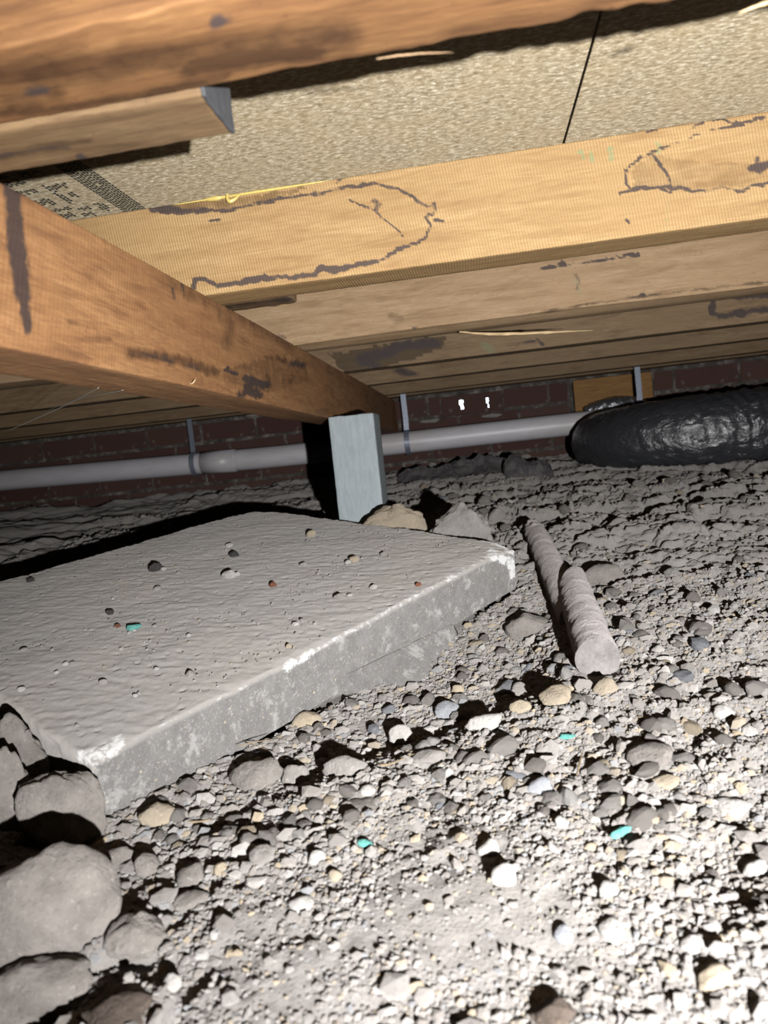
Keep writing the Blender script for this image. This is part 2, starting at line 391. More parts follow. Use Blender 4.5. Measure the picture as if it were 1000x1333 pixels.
def spline(P, n):
    P = np.asarray(P, float); d = np.r_[0, np.cumsum(np.linalg.norm(np.diff(P, axis=0), axis=1))]
    Q = np.vstack([2*P[0]-P[1], P, 2*P[-1]-P[-2]]); out = []
    for s in np.linspace(0, d[-1], n):
        i = min(np.searchsorted(d, s, 'right')-1, len(P)-2); u = (s-d[i])/(d[i+1]-d[i]); a, b, c, e = Q[i:i+4]
        out.append(.5*((2*b)+(c-a)*u+(2*a-5*b+4*c-e)*u*u+(3*b-a-3*c+e)*u**3))
    return np.array(out)
def box(x0, x1, y0, y1, z0, z1):
    V = [(x, y, z) for x in (x0, x1) for y in (y0, y1) for z in (z0, z1)]
    return V, [(0, 1, 3, 2), (4, 6, 7, 5), (0, 4, 5, 1), (2, 3, 7, 6), (0, 2, 6, 4), (1, 5, 7, 3)]

# ------------------------------------------------------------------ slab frame (needed by the ground)
HC = .327; HB = .215                   # underside of floor sheets, underside of joists
SA = np.array([-.3660, .6000, -.2425]); SB = np.array([.0560, 1.2414, -.1698]); SD = np.array([-.9413, 1.0307, -.1650])
ue = SB-SA; SU = np.linalg.norm(ue); ue /= SU
ve = SD-SA; SV = np.linalg.norm(ve); ve /= SV; ST = .074       # ve points away and to the left
nn = np.cross(ue, ve); nn /= np.linalg.norm(nn); fn = np.cross(ue, nn); fn /= np.linalg.norm(fn)
if fn@ve > 0: fn = -fn
def slab_uv(x, y):
    """plan position -> slab coordinates"""
    A2 = np.array([[ue[0], ve[0]], [ue[1], ve[1]]]); inv = np.linalg.inv(A2)
    dx = x-SA[0]; dy = y-SA[1]; return inv[0, 0]*dx+inv[0, 1]*dy, inv[1, 0]*dx+inv[1, 1]*dy
def onfront(px, py, off=0.0):        # point on the slab's front face plane (normal -ve)
    v = ray(px, py); return v*((SA+fn*off)@fn)/(v@fn)

# ------------------------------------------------------------------ ground
def base_z(x, y): return -.292+.0925*(np.minimum(y, 3.0)-.6)
LUMPB = [(594, 862), (584, 890), (560, 908), (520, 911), (480, 912), (440, 911)]
ctrl = [onfront(a, b) for a, b in ((150, 1052), (200, 1036), (260, 1010), (350, 966), (400, 936), (428, 916), (610, 822), (640, 798), (672, 778))]
ctrl += [onz(a, b+2, -.298) for a, b in LUMPB[:]]
ctrl = [(p[0], p[1], p[2]+(.010 if p[1] > 1.08 else 0)-base_z(p[0], p[1])) for p in ctrl]
BOUL = [(65, 1180, 172, 196)]
def ground_z(x, y, lod=3):
    x = np.asarray(x, float); y = np.asarray(y, float); z = base_z(x, y)
    P = np.stack([x, y, np.zeros_like(x)], -1).reshape(-1, 3); sh = x.shape
    f = lambda s, k, o=3: fbm(P*s, o, k).reshape(sh)
    smooth = np.exp(-(((x+.04)/.17)**2+((y-.44)/.13)**2))            # fine sand in the foreground
    smooth = np.maximum(smooth, .6*np.exp(-(((x-.36)/.10)**2+((y-.66)/.07)**2)))
    rough = 1-.8*smooth
    z = z+.010*f(3.2, 1, 2)
    far = sst(1.15, 1.7, y)
    left = sst(-.16, -.26, x)*sst(.85, .6, y)
    z = z+rough*(.0075*f(13, 4, 3)*(1-.3*far)+.0042*f(42, 8, 3))
    # clods with open cracks between them
    wx = x+.012*f(22, 20, 2); wy = y+.012*f(22, 24, 2)
    for cell, amp, sd in ((.085, .012, 1), (.036, .0065, 5)):
        f1, f2, rid = worley(wx, wy*1.0, cell, sd)
        k = sst(.02, .22, f2-f1); far_s = 1-.55*sst(1.9, 2.4, y)
        msk = np.clip(.35+.9*far+.8*left, 0, 1.2)*rough
        z = z+msk*far_s*amp*(k*(.35+.9*rid)-.6)
    if lod > 2:
        z = z+rough*.0016*f(120, 12, 2)+.0006*f(240, 16, 1)
    # long broken ledges towards the wall
    led = pn(np.stack([P[:, 0]*1.6, P[:, 1]*8, P[:, 2]], 1), 30).reshape(sh)+.4*f(9, 33, 2)
    z = z+far*.014*(sst(-.05, .12, led)-.5)
    z = z-.028*np.exp(-(((x+.31)/.05)**2+((y-.40)/.03)**2))          # hollow at the near left
    z = z+.010*np.exp(-(((x-.16)/.12)**2+((y-.42)/.07)**2))
    z = z-.02*np.exp(-(((x-.47)/.06)**2+((y-.80)/.05)**2))
    # meets the slab's front face
    w = 0; c = 0
    for cx, cy, cz in ctrl:
        g = np.exp(-((x-cx)**2+(y-cy)**2)/(2*.075**2)); w = w+g; c = c+g*cz
    z = z*(1-np.clip(w, 0, 1)*.9)+np.clip(w, 0, 1)*.9*(base_z(x, y)+c/np.maximum(w, 1e-6))
    # shallow trough around the broken rod's left side, soil settled under the slab
    u, v = slab_uv(x, y)
    under = sst(-.05, .0, u)*sst(SU+.03, SU-.0, u)*sst(-.001, .03, v)*sst(SV+.05, SV, v)
    zb = SA[2]+(ue[2]*u+ve[2]*v)-ST-.012
    z = np.where(under > 0, np.minimum(z, z*(1-under)+np.minimum(zb, z)*under), z)
    back = sst(SV-.1, SV+.02, v)*sst(-.1, .1, u)*sst(SU+.05, SU-.1, u)*sst(SV+.5, SV+.2, v)
    z = z-.012*back
    return z
def steps(*seg):
    out = []
    for a, b, s in seg: out.append(np.arange(a, b, s))
    return np.concatenate(out+[[seg[-1][1]]])
gx = steps((-2.7, -1.2, .03), (-1.2, -.5, .009), (-.5, .75, .0033), (.75, 1.4, .009), (1.4, 2.7, .03))
gy = steps((-1.3, .1, .05), (.1, .3, .02), (.3, 1.3, .0035), (1.3, 2.0, .006), (2.0, 3.06, .011))
GX, GY = np.meshgrid(gx, gy); GZ = ground_z(GX, GY)
V = np.stack([GX, GY, GZ], -1).reshape(-1, 3); nx, ny = len(gx), len(gy)
ii = (np.arange(ny-1)[:, None]*nx+np.arange(nx-1)[None, :]).ravel()
ground = mesh('floor', V, np.stack([ii, ii+1, ii+nx+1, ii+nx], 1), M['soil'], (0, 0, 0), None, True)
tag(ground, 'dusty grey soil floor of the crawl space with clods and cracks', None, None, 'structure')
def gz(x, y):
    """height of the ground mesh (bilinear)"""
    i = np.clip(np.searchsorted(gx, x)-1, 0, nx-2); j = np.clip(np.searchsorted(gy, y)-1, 0, ny-2)
    a = (x-gx[i])/(gx[i+1]-gx[i]); b = (y-gy[j])/(gy[j+1]-gy[j])
    return (GZ[j, i]*(1-a)*(1-b)+GZ[j, i+1]*a*(1-b)+GZ[j+1, i]*(1-a)*b+GZ[j+1, i+1]*a*b)
def hit(px, py):
    """where the line of sight meets the ground"""
    v = ray(px, py); s = np.linspace(.28, 3.0, 900)/v[1]; P = v[None]*s[:, None]; d = P[:, 2]-gz(P[:, 0], P[:, 1]); k = np.argmax(d < 0)
    return P[k] if k else P[-1]

# ------------------------------------------------------------------ ceiling: floor sheets over joists
cv, cf = box(-2.7, 2.7, -1.3, 3.2, HC+.0195, HC+.06)
ceil = mesh('ceiling', cv, cf, M['board'], (0, .9, HC+.0195)); tag(ceil, 'underside of the particle board floor above', None, None, 'structure')
for a, b in ((-2.7, -1.675), (-1.673, -.776), (-.774, .1273), (.1297, 1.0285), (1.0305, 1.93), (1.932, 2.7)):
    V, Q = lattice_box(b-a, 4.4, .0185, (.03, .05, .018), .0008); V = V+np.array([a, -1.25, HC])
    e = .0006*pn(V*np.array([0, 300, 0]), 3); V[:, 0] += e*(np.abs(V[:, 0]-a) < .002)-e*(np.abs(V[:, 0]-b) < .002)
    bo = mesh('floor_sheet', V, Q, M['board'], ((a+b)/2, .9, HC), ceil, False)
# printed band and lettering on the sheet: dashes of ink lying on the board
V = []; Fc = []
def quad(x0, x1, y0, y1, z=HC-.0003):
    k = len(V); V.extend([(x0, y0, z), (x1, y0, z), (x1, y1, z), (x0, y1, z)]); Fc.append((k, k+3, k+2, k+1))
g = np.random.default_rng(5)
def dashband(x0, x1, y0, y1, rows, dy, keep=.97, skew=0):
    wx_ = (x1-x0)/rows
    for r_ in range(rows):
        y = y0+g.uniform(0, dy)
        while y < y1:
            if g.random() < keep: quad(x0+wx_*(r_+.08), x0+wx_*(r_+.84), y, y+dy*.78)
            y += dy
dashband(-.397, -.368, .45, .89, 9, .0065)
dashband(-.500, -.484, .45, .89, 4, .0065)
for (lx0, lx1, ly0, ly1) in ((-.475, -.452, .70, .712), (-.475, -.452, .728, .740), (-.475, -.445, .75, .762), (-.474, -.448, .775, .79), (-.436, -.414, .69, .72), (-.440, -.418, .735, .742),
                             (-.470, -.45, .805, .825), (-.474, -.444, .838, .848), (-.472, -.452, .855, .872), (-.437, -.41, .772, .785), (-.438, -.43, .79, .83), (-.425, -.417, .80, .815),
                             (-.440, -.424, .845, .856), (-.416, -.404, .842, .87), (-.445, -.43, .862, .878), (-.475, -.455, .62, .65), (-.44, -.415, .6, .66)):
    dashband(lx0, lx1, ly0, ly1, max(2, int((lx1-lx0)/.0034)), .0062, .9)
pm = mesh('printed_marking', V, Fc, M['ink'], (-.43, .8, HC), ceil); pm['label'] = 'black dashed band and worn lettering printed on the board'

# joists -------------------------------------------------------------
def yface(y): return lambda V: (V[:, 1] < y+.004)
def warp1(V):
    V = V.copy(); far = sst(.395, .418, V[:, 1])*sst(HB+.02, HB, V[:, 2])
    tear = pn(np.stack([V[:, 0]*11, V[:, 0]*0, V[:, 0]*0], 1), 41)+.6*pn(np.stack([V[:, 0]*46, V[:, 0]*0, V[:, 0]*0], 1), 42)
    on = sst(-.12, -.09, V[:, 0])
    V[:, 1] += far*on*tear*.0035; V[:, 2] += far*on*np.abs(tear)*.004
    near = sst(.368, .352, V[:, 1])*sst(HB+.02, HB, V[:, 2]); V[:, 2] += near*.003*(1+tear)
    return V
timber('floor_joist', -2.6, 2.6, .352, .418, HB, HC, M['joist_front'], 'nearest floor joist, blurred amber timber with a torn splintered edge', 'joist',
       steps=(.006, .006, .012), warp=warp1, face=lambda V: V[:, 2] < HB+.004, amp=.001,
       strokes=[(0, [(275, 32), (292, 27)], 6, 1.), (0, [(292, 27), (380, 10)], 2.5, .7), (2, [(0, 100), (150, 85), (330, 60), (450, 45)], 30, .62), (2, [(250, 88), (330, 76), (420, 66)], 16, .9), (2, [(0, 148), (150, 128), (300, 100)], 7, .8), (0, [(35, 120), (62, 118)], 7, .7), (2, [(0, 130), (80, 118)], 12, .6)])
def c6(p): return [(180+.42*a, 200+.42*b) for a, b in p]
def c2(p): return [(500+.5*a, .5*b) for a, b in p]
def c3_(p): return [(.5*a, 300+.5*b) for a, b in p]
def c7(p): return [(400+.6*a, 320+.6*b) for a, b in p]
s2 = [(0, c6([(40, 175), (90, 180), (150, 183), (250, 178), (340, 160), (400, 147), (560, 120), (640, 104), (700, 95), (780, 100), (850, 130), (900, 165)]), 2.6, 1.),
      (0, c6([(40, 172), (75, 168), (140, 178), (210, 176)]), 4.5, 1.),
      (0, c6([(900, 165), (922, 155), (920, 185), (890, 192), (905, 220), (890, 262), (830, 290), (760, 320), (680, 352)]), 2.3, .95),
      (0, c6([(740, 330), (690, 345), (600, 362), (570, 352), (550, 375), (470, 382), (395, 380), (420, 385), (320, 400), (250, 415), (215, 390), (180, 388), (175, 415)]), 3.6, 1.),
      (0, c6([(320, 398), (345, 388), (420, 380), (490, 382)]), 3.2, .9), (0, c6([(920, 205), (950, 210)]), 2.5, .9),
      (2, c6([(45, 165), (150, 145), (255, 140), (400, 120), (560, 95), (420, 140), (330, 162), (200, 180), (60, 182)]), -1, .62),
      (0, c6([(220, 212), (250, 204)]), 2.4, .8), (0, c6([(725, 150), (750, 158), (735, 178)]), 4, .7),
      (0, c6([(650, 140), (690, 160), (740, 185), (800, 235), (820, 252)]), 1.7, .75), (0, c6([(610, 84), (640, 72)]), 2.6, .9),
      (0, c2([(610, 503), (660, 490), (720, 488), (745, 502), (770, 485), (830, 497), (880, 490), (920, 495), (1000, 475), (1010, 473)]), 2.6, 1.),
      (0, c2([(640, 485), (630, 470), (632, 440), (645, 425), (660, 412), (700, 397), (760, 375), (830, 345), (880, 335), (940, 320), (1000, 305), (1010, 302)]), 1.9, .85),
      (0, c2([(700, 410), (730, 440), (745, 470), (750, 495)]), 2.4, .8), (0, c2([(735, 485), (790, 492)]), 4, .8),
      (2, c2([(650, 430), (700, 400), (800, 420), (1000, 425), (1000, 480), (850, 490), (740, 490), (650, 490)]), -1, .42),
      (0, c2([(955, 437), (1005, 428)]), 6, .9), (0, c2([(970, 412), (975, 445)]), 4, .8), (0, c2([(627, 570), (633, 571)]), 2.5, .9),
      (0, c2([(680, 345), (700, 342), (712, 335)]), 2.5, .9), (0, c2([(805, 328), (832, 315)]), 2.5, .9), (0, c2([(860, 315), (940, 320)]), 2, .8),
      (1, c2([(505, 400), (520, 395), (522, 415)]), 3.2, .9), (1, c2([(540, 392), (545, 420)]), 3.0, .8), (1, c2([(583, 385), (590, 415)]), 4, 1.), (1, c2([(597, 385), (600, 412)]), 2.6, .8), (1, c2([(710, 372), (720, 385), (712, 400)]), 4, .9), (1, c2([(515, 430), (520, 520)]), 5, .4), (1, c2([(740, 520), (735, 590)]), 6, .45),
      (0, c3_([(230, 5), (300, 40)]), 1.5, .3)]
timber('floor_joist', -2.6, 2.6, .883, .946, HB, HC, M['joist'], 'honey coloured sawn floor joist with looping dark water stain outlines', 'joist',
       steps=(.0026, .012, .0026), face=yface(.883), strokes=s2, amp=.0006, seed=2)
def warp3(V):
    V = V.copy(); e = sst(1.40, 1.375, V[:, 1])*sst(HB+.02, HB, V[:, 2]); q = pn(np.stack([V[:, 0]*3, V[:, 0]*0, V[:, 0]*0], 1), 51)
    V[:, 2] += e*(.006+.006*q); return V
s3 = [(0, c7([(500, 48), (560, 40), (620, 34), (690, 22), (720, 18)]), 2.4, 1.), (0, c7([(582, 62), (588, 70), (584, 95)]), 3, .9), (1, c7([(580, 70), (590, 100)]), 6, .5),
      (2, c7([(480, 165), (600, 135), (700, 118), (820, 102), (1000, 82)]), 4, .8), (0, c7([(700, 112), (800, 104), (850, 100)]), 2.2, .7), (0, c7([(230, 186), (242, 184)]), 3, .9),
      (0, [(364, 437), (372, 441)], 4, .9), (2, c7([(180, 150), (200, 160)]), 8, .5)]
timber('floor_joist', -2.6, 2.6, 1.372, 1.43, HB, HC, M['joist_mid'], 'third floor joist back, plain tan timber with a short dark crack', 'joist', steps=(.0045, .012, .0045), face=yface(1.372), strokes=s3, warp=warp3, seed=3)
s4 = [(2, c7([(45, 235), (130, 222), (230, 205), (300, 195), (290, 225), (170, 262), (80, 275)]), -1, .9), (0, c7([(115, 245), (180, 232), (200, 215), (280, 212)]), 8, .75), (0, c7([(150, 262), (120, 250)]), 7, .8),
      (1, c7([(385, 215), (400, 230)]), 9, .55), (0, c7([(1010, 105), (880, 112), (878, 145), (900, 152), (1010, 136)]), 5, .9), (0, c7([(455, 215), (500, 205), (510, 212)]), 2, .7)]
timber('floor_joist', -2.6, 2.6, 1.822, 1.88, HB, HC, M['joist_back'], 'fourth floor joist back with purple stain beside the bearer', 'joist', steps=(.006, .015, .006), face=yface(1.822), strokes=s4, seed=4)
timber('floor_joist', -2.6, 2.6, 2.22, 2.275, HB, HC, M['joist_back'], 'fifth floor joist back, dim brown timber', 'joist', steps=(.02, .02, .015), face=yface(2.22), strokes=[(0, c7([(190, 270), (240, 278)]), 5, .8)], seed=5)
timber('floor_joist', -2.6, 2.6, 2.66, 2.715, HB, HC, M['joist_back'], 'farthest floor joist, just in front of the brick wall', 'joist', steps=(.03, .02, .02), seed=6)
timber('wall_plate', -2.6, 2.6, 2.93, 3.03, .225, HC, M['joist_back'], 'long timber plate lying on top of the brick wall', 'timber', steps=(.05, .03, .03), seed=7)

# bearer --------------------------------------------------------------
def warpb(V):
    V = V.copy(); V[:, 2] -= sst(.6, 1.7, V[:, 1])*.006*sst(.2, .1, V[:, 2]); return V
sb = [(0, [(16, 243), (19, 300), (25, 345), (29, 385)], 13, .95), (0, [(29, 385), (36, 430)], 7, .8),
      (2, c3_([(340, 318), (480, 340), (560, 368)]), 9, .8), (0, c3_([(345, 320), (420, 330), (490, 350), (520, 358)]), 4, .55),
      (0, c3_([(590, 360), (620, 375)]), 3, 1.), (0, c3_([(640, 382), (660, 390), (690, 398)]), 6, 1.), (0, c3_([(625, 425), (650, 415), (675, 425)]), 5.5, 1.), (0, c3_([(640, 405), (652, 400)]), 4, .9),
      (2, c3_([(560, 360), (700, 330), (790, 340), (810, 390), (700, 420), (600, 400)]), -1, .42), (2, c3_([(690, 330), (790, 345), (760, 385), (700, 402), (690, 330)]), 5, .7), (0, c3_([(760, 345), (790, 350)]), 6, .6),
      (0, c3_([(450, 150), (455, 185)]), 3, .7), (0, c3_([(475, 140), (480, 175)]), 2.5, .6), (2, c3_([(430, 130), (640, 230), (760, 300)]), 14, .5), (2, c3_([(560, 190), (600, 250), (590, 300)]), 12, .45),
      (2, c3_([(180, 240), (260, 265), (330, 310)]), 2.6, .6), (2, c3_([(800, 310), (960, 400), (1000, 500)]), 30, .35)]
bb = timber('bearer_beam', -.380, -.307, -.30, 2.985, .0985, HB, M['bearer'], 'deep red-brown bearer beam running diagonally away with black paint stripe', 'beam',
       steps=(.010, .0045, .0045), r=.0022, face=lambda V: V[:, 0] > -.311, strokes=sb, warp=warpb, amp=.0009, seed=8)
timber('packing_timber', -.452, -.383, .30, 2.95, .122, HB, M['packer'], 'dull timber running along the left side of the bearer beam', 'timber', steps=(.02, .03, .02), seed=9)
# short offcuts behind the joists, over the bearer
o1 = timber('timber_offcut', -.95, -.134, .421, .474, HB-.003, HC-.03, M['packer'], 'short brown timber behind the nearest joist with grey sawn end', 'timber', steps=(.006, .006, .012), r=.0025, amp=.0012,
       face=lambda V: V[:, 2] < HB+.003, strokes=[(0, [(0, 207), (60, 193), (78, 190), (92, 200), (105, 205)], 3, .9), (2, [(0, 205), (60, 190), (120, 185)], 7, .6), (2, [(80, 165), (250, 130)], 4, .4)], seed=10)
V, Q = lattice_box(.0025, .053, HC-.03-HB+.003, (.002, .006, .006), .0008)
V = V+np.array([-.1352, .421, HB-.003]); V += .0006*np.stack([pn(V*200, 1), pn(V*200, 2), pn(V*200, 3)], 1)
e = mesh('sealed_end', V, Q, M['end_grain'], (-.134, .447, HB), o1, False, {}); e['label'] = 'blue-grey painted end'
timber('timber_offcut', -.62, -.222, .949, 1.004, HB+.001, HC-.04, M['packer'], 'small grey weathered timber offcut tucked behind the stained joist', 'timber', steps=(.01, .01, .012), r=.006, amp=.0025,
       face=lambda V: V[:, 2] < HB+.003, strokes=[(2, [(270, 400), (380, 385)], 14, .6), (0, [(350, 392), (380, 388)], 4, .6)], seed=12)

# yellow glue bead squeezed out under the sheet
t_ = np.linspace(0, 1, 90); gp = np.stack([-.335+.20*t_, np.full(90, .8815), np.full(90, HC-.0015)], 1)
gr = .0007+.0020*np.exp(-((t_-.27)/.05)**2)+.0010*np.exp(-((t_-.55)/.25)**2)+.0004*pn(np.stack([t_*40, t_*0, t_*0], 1), 3)
gr *= sst(0, .06, t_)*sst(1, .9, t_)+.05
V, Fc = tube(gp, gr, 10); gl = mesh('glue_bead', V, Fc, M['glue'], (-.25, .8815, HC), None, True)
tag(gl, 'bead of yellow glue squeezed out along the top of the stained joist', 'glue')
dp = np.array([ony(297, 250, .880), ony(296, 257, .8785), ony(299, 262, .878), ony(306, 259, .879), ony(313, 252, .881)])
V, Fc = tube(spline(dp, 24), np.interp(np.linspace(0, 1, 24), [0, .5, 1], [.0018, .0026, .0010]), 10); mesh('glue_drip', V, Fc, M['glue'], dp[2], gl, True)

# splinters -----------------------------------------------------------
def splinter(pts, r0, label, mat=None, name='wood_splinter', cat='splinter'):
    pts = spline(pts, 22); rr = r0*np.interp(np.linspace(0, 1, 22), [0, .3, .8, 1], [.5, 1, .6, .12])
    V, Fc = tube(pts, rr, 6); c = pts.mean(0); V = (V-c); V[:, 2] *= .8; V = V+c+.3*r0*np.stack([pn(V*300, 1), pn(V*300, 2), pn(V*300, 3)], 1)
    return tag(mesh(name, V, Fc, mat or M['splinter'], pts[0], None, False), label, cat)
splinter([ony(598, 429, 1.373), ony(640, 434, 1.365), ony(700, 434, 1.362), ony(772, 432, 1.36)], .0034, 'long pale splinter peeling from the lower edge of the plain tan joist')
splinter([ony(1010, 0, .425), ony(985, 8, .43), ony(962, 17, .432)], .0012, 'pale splinter hanging at the top right under the nearest joist')
splinter([ony(490, 76, .421), ony(540, 70, .423), ony(590, 69, .425)], .0007, 'thin torn splinter on the nearest joist\'s far edge', M['joist_mid'])
splinter([ony(245, 497, .80), ony(250, 500, .79), ony(255, 492, .79)], .0013, 'tiny curled pale splinter hanging from the bearer beam')
for pts, cl in (([ony(128, 505, .62), ony(80, 530, .8), ony(12, 560, 1.0)], 'slanting cobweb strand under the left end of the bearer beam'), ([ony(40, 545, 1.3), ony(90, 523, .95), ony(160, 508, .72)], 'second cobweb strand, reaching further right under the bearer beam')):
    V, Fc = tube(spline(pts, 8), .0004, 4)
    tag(mesh('cobweb_strand', V, Fc, M['thread'], pts[0]), cl, 'cobweb', 'cobweb strands')

# ------------------------------------------------------------------ brick wall at the back
WY = 3.0
vh = [(-.0545, -.0355, .150, .194), (.0545, .0665, .145, .192)]       # open slots of the vent brick
wall = bpy.data.objects.new('wall_back', None)
Vw = []; Fw = []
def addb(*b):
    v, f = box(*b); k = len(Vw); Vw.extend(v); Fw.extend([tuple(i+k for i in q) for q in f])
addb(-2.7, -.125, WY+.006, WY+.11, -.5, .228); addb(.120, .375, WY+.006, WY+.11, -.5, .228); addb(.70, 2.7, WY+.006, WY+.11, -.5, .228)
addb(-.126, .121, WY+.006, WY+.11, -.5, .128); addb(-.126, .121, WY+.006, WY+.11, .208, .228); addb(.374, .701, WY+.06, WY+.11, -.5, .228)
bpy.data.objects.remove(wall)
wall = mesh('wall_back', Vw, Fw, M['mortar'], (0, WY, -.15)); tag(wall, 'low dark red brick wall with pale mortar behind the pipe', None, None, 'structure')
bmesh_cache = []
for k in range(6):
    V, Q = lattice_box(.228, .05, .072, (.03, .05, .018), .004); V += .0022*np.stack([pn(V*30, k*3), pn(V*30, k*3+1), pn(V*30, k*3+2)], 1)
    bmesh_cache.append((V-np.array([.114, 0, 0]), Q))
proto = []
for V, Q in bmesh_cache:
    o = mesh('brick', V+np.array([0, WY-.004, 0]), Q, M['brick'], (0, WY-.004, 0), wall, True); proto.append(o)
half = mesh('brick', lattice_box(.108, .05, .072, (.03, .05, .018), .004)[0]-np.array([.054, 0, 0])+np.array([0, WY-.004, 0]), lattice_box(.108, .05, .072, (.03, .05, .018), .004)[1], M['brick'], (0, WY-.004, 0), wall, True)
used = set(); g = np.random.default_rng(11)
def put(src, x, z):
    if src in used: o = src.copy(); COL.objects.link(o)
    else: o = src; used.add(src)
    o.parent = wall; o.location = Vector((x, WY-.004+g.uniform(-.004, .003), z))-wall.location; o.rotation_euler = (g.normal(0, .01), g.normal(0, .008), g.normal(0, .01)); return o
for row in range(5):
    z = -.206+.086*row+(.0)
    x = -2.45+(.12 if row % 2 else 0)
    while x < 2.5:
        a, b = x-.114, x+.114
        skip = (b > .375 and a < .70) or (row == 4 and b > -.125 and a < .120)
        if not skip: put(proto[g.integers(6)], x, z)
        else:
            lims = [(-9, .372), (.703, 9)] if row != 4 else [(-9, -.129), (.124, .372), (.703, 9)]
            for l0, l1 in lims:
                a2, b2 = max(a, l0), min(b, l1)
                if b2-a2 > .03: o = put(half, (a2+b2)/2, z); o.scale = ((b2-a2)/.108, 1, 1)
        x += .239
# vent brick with two slots that show daylight
vz0, vz1 = .130, .206
xs = [-.124, vh[0][0], vh[0][1], vh[1][0], vh[1][1], .119]
vb = []; vf = []
def addv(*b):
    v, f = box(*b); k = len(vb); vb.extend(v); vf.extend([tuple(i+k for i in q) for q in f])
for a, b in ((xs[0], xs[1]), (xs[2], xs[3]), (xs[4], xs[5])): addv(a, b, WY-.004, WY+.11, vz0, vz1)
for (a, b, z0, z1) in vh: addv(a, b, WY-.004, WY+.11, vz0, z0); addv(a, b, WY-.004, WY+.11, z1, vz1)
for (a, b, z0, z1) in vh: addv(a, a+.005, WY+.0, WY+.10, z0, z0+.018); addv(b-.003, b, WY+.02, WY+.1, z0+.018, z0+.026)
v_ = mesh('vent_brick', vb, vf, M['brick'], (0, WY, vz0), wall); v_['label'] = 'brick with two slots open to daylight'
# mortar smears pressed over the joints below the vent
for (a, b, px0, py0) in ((.10, .012, 560, 548), (.09, .012, 640, 541), (.06, .010, 545, 632), (.07, .010, 330, 540), (.05, .012, 470, 640)):
    p = ony(px0, py0, WY-.006); Vr, Fr = rock_shape(2, g, 6, .2)
    Vr = Vr*np.array([a/2, .006, b*.7])+p; s = mesh('mortar_smear', Vr, Fr, M['grey'], p, wall, True)
# other enclosing walls, out of sight
for nm, b in (('wall_left', (-2.8, -2.7, -1.4, 3.2, -.6, .4)), ('wall_right', (2.7, 2.8, -1.4, 3.2, -.6, .4)), ('wall_front', (-2.8, 2.8, -1.4, -1.3, -.6, .4))):
    v, f = box(*b); tag(mesh(nm, v, f, M['mortar'], ((b[0]+b[1])/2, (b[2]+b[3])/2, -.6)), 'plain foundation wall enclosing the crawl space', None, None, 'structure')
# timber board closing the opening by the duct
pn0 = empty('opening_frame', (.53, WY, .10), 'orange-brown timber boards filling the gap in the brick wall above the duct', 'timber')
timber('board', .398, .622, WY+.012, WY+.03, -.14, .214, M['frame'], None, parent=pn0, steps=(.02, .02, .02))
timber('board', .640, .695, WY+.004, WY+.03, -.14, .214, M['frame'], None, parent=pn0, steps=(.02, .02, .02))

# ------------------------------------------------------------------ pipe along the wall with its straps
PYy = 2.885
ppts = spline([(-2.62, PYy, .066), (-1.98, PYy, .062), (-1.1, PYy, .045), (-.66, PYy, .040), (.24, PYy, .043), (.72, PYy, .044)], 60)
pp = empty('drain_pipe', (-.9, PYy, 0), 'long pale grey plastic pipe hung along the brick wall', 'pipe')
V, Fc = tube(ppts, .0425, 24); mesh('pipe_run', V, Fc, M['pipe'], (-.9, PYy, .05), pp, True)
i0 = np.argmin(abs(ppts[:, 0]+1.10))
V, Fc = tube(np.array([(-1.10, PYy, .0455), (-.96, PYy, .0425)]), .0455, 24); cpl = mesh('pipe_socket', V, Fc, M['pipe'], (-1.03, PYy, .045), pp, True)
def strap(px, py, label):
    x = ony(px, py, 2.85)[0]; z = np.interp(x, ppts[:, 0], ppts[:, 2]); th = np.linspace(0, 2*math.pi, 25)
    r = .0475; V = []; Fc = []
    prof = [(PYy-.012, HB+.03), (PYy-.012, .13)]+[(PYy+r*math.cos(a), z+r*math.sin(a)) for a in np.linspace(math.pi/2+.25, math.pi/2+2*math.pi, 26)]
    for i, (y, zz) in enumerate(prof):
        off = .0015*math.sin(i*1.7); 
        for dx, dn in ((-.010, 0), (.010, 0), (.010, .0022), (-.010, .0022)):
            yy = y-(dn if i < 2 else 0); z3 = zz; 
            if i >= 2: a = np.linspace(math.pi/2+.25, math.pi/2+2*math.pi, 26)[i-2]; yy = PYy+(r+dn)*math.cos(a); z3 = z+(r+dn)*math.sin(a)
            V.append((x+dx+off*(i < 2), yy, z3))
    for i in range(len(prof)-1):
        for k in range(4): Fc.append((i*4+k, i*4+(k+1) % 4, (i+1)*4+(k+1) % 4, (i+1)*4+k))
    tag(mesh('pipe_strap', V, Fc, M['strap'], (x, PYy, HB)), label, 'strap')
strap(245, 560, 'blue-grey metal strap looped round the pipe left of the bearer beam')
strap(527, 545, 'blue-grey metal strap holding the pipe just right of the grey post')
strap(832, 490, 'blue-grey metal strap in front of the orange boards above the duct')

# ------------------------------------------------------------------ post
pz0 = -.30
V, Q = lattice_box(.098, .098, .0965-pz0-.004, (.012, .012, .012), .003)
V = V+np.array([-.307, 1.56, pz0]); V[:, 2] += np.where(V[:, 2] > .08, .002*pn(V*60, 3), 0); V += .0006*np.stack([pn(V*40, 1), pn(V*40, 2), pn(V*40, 3)], 1)
tag(mesh('support_post', V, Q, M['post'], (-.258, 1.609, pz0), None, True), 'square blue-grey zinc support post under the bearer beam', 'post')

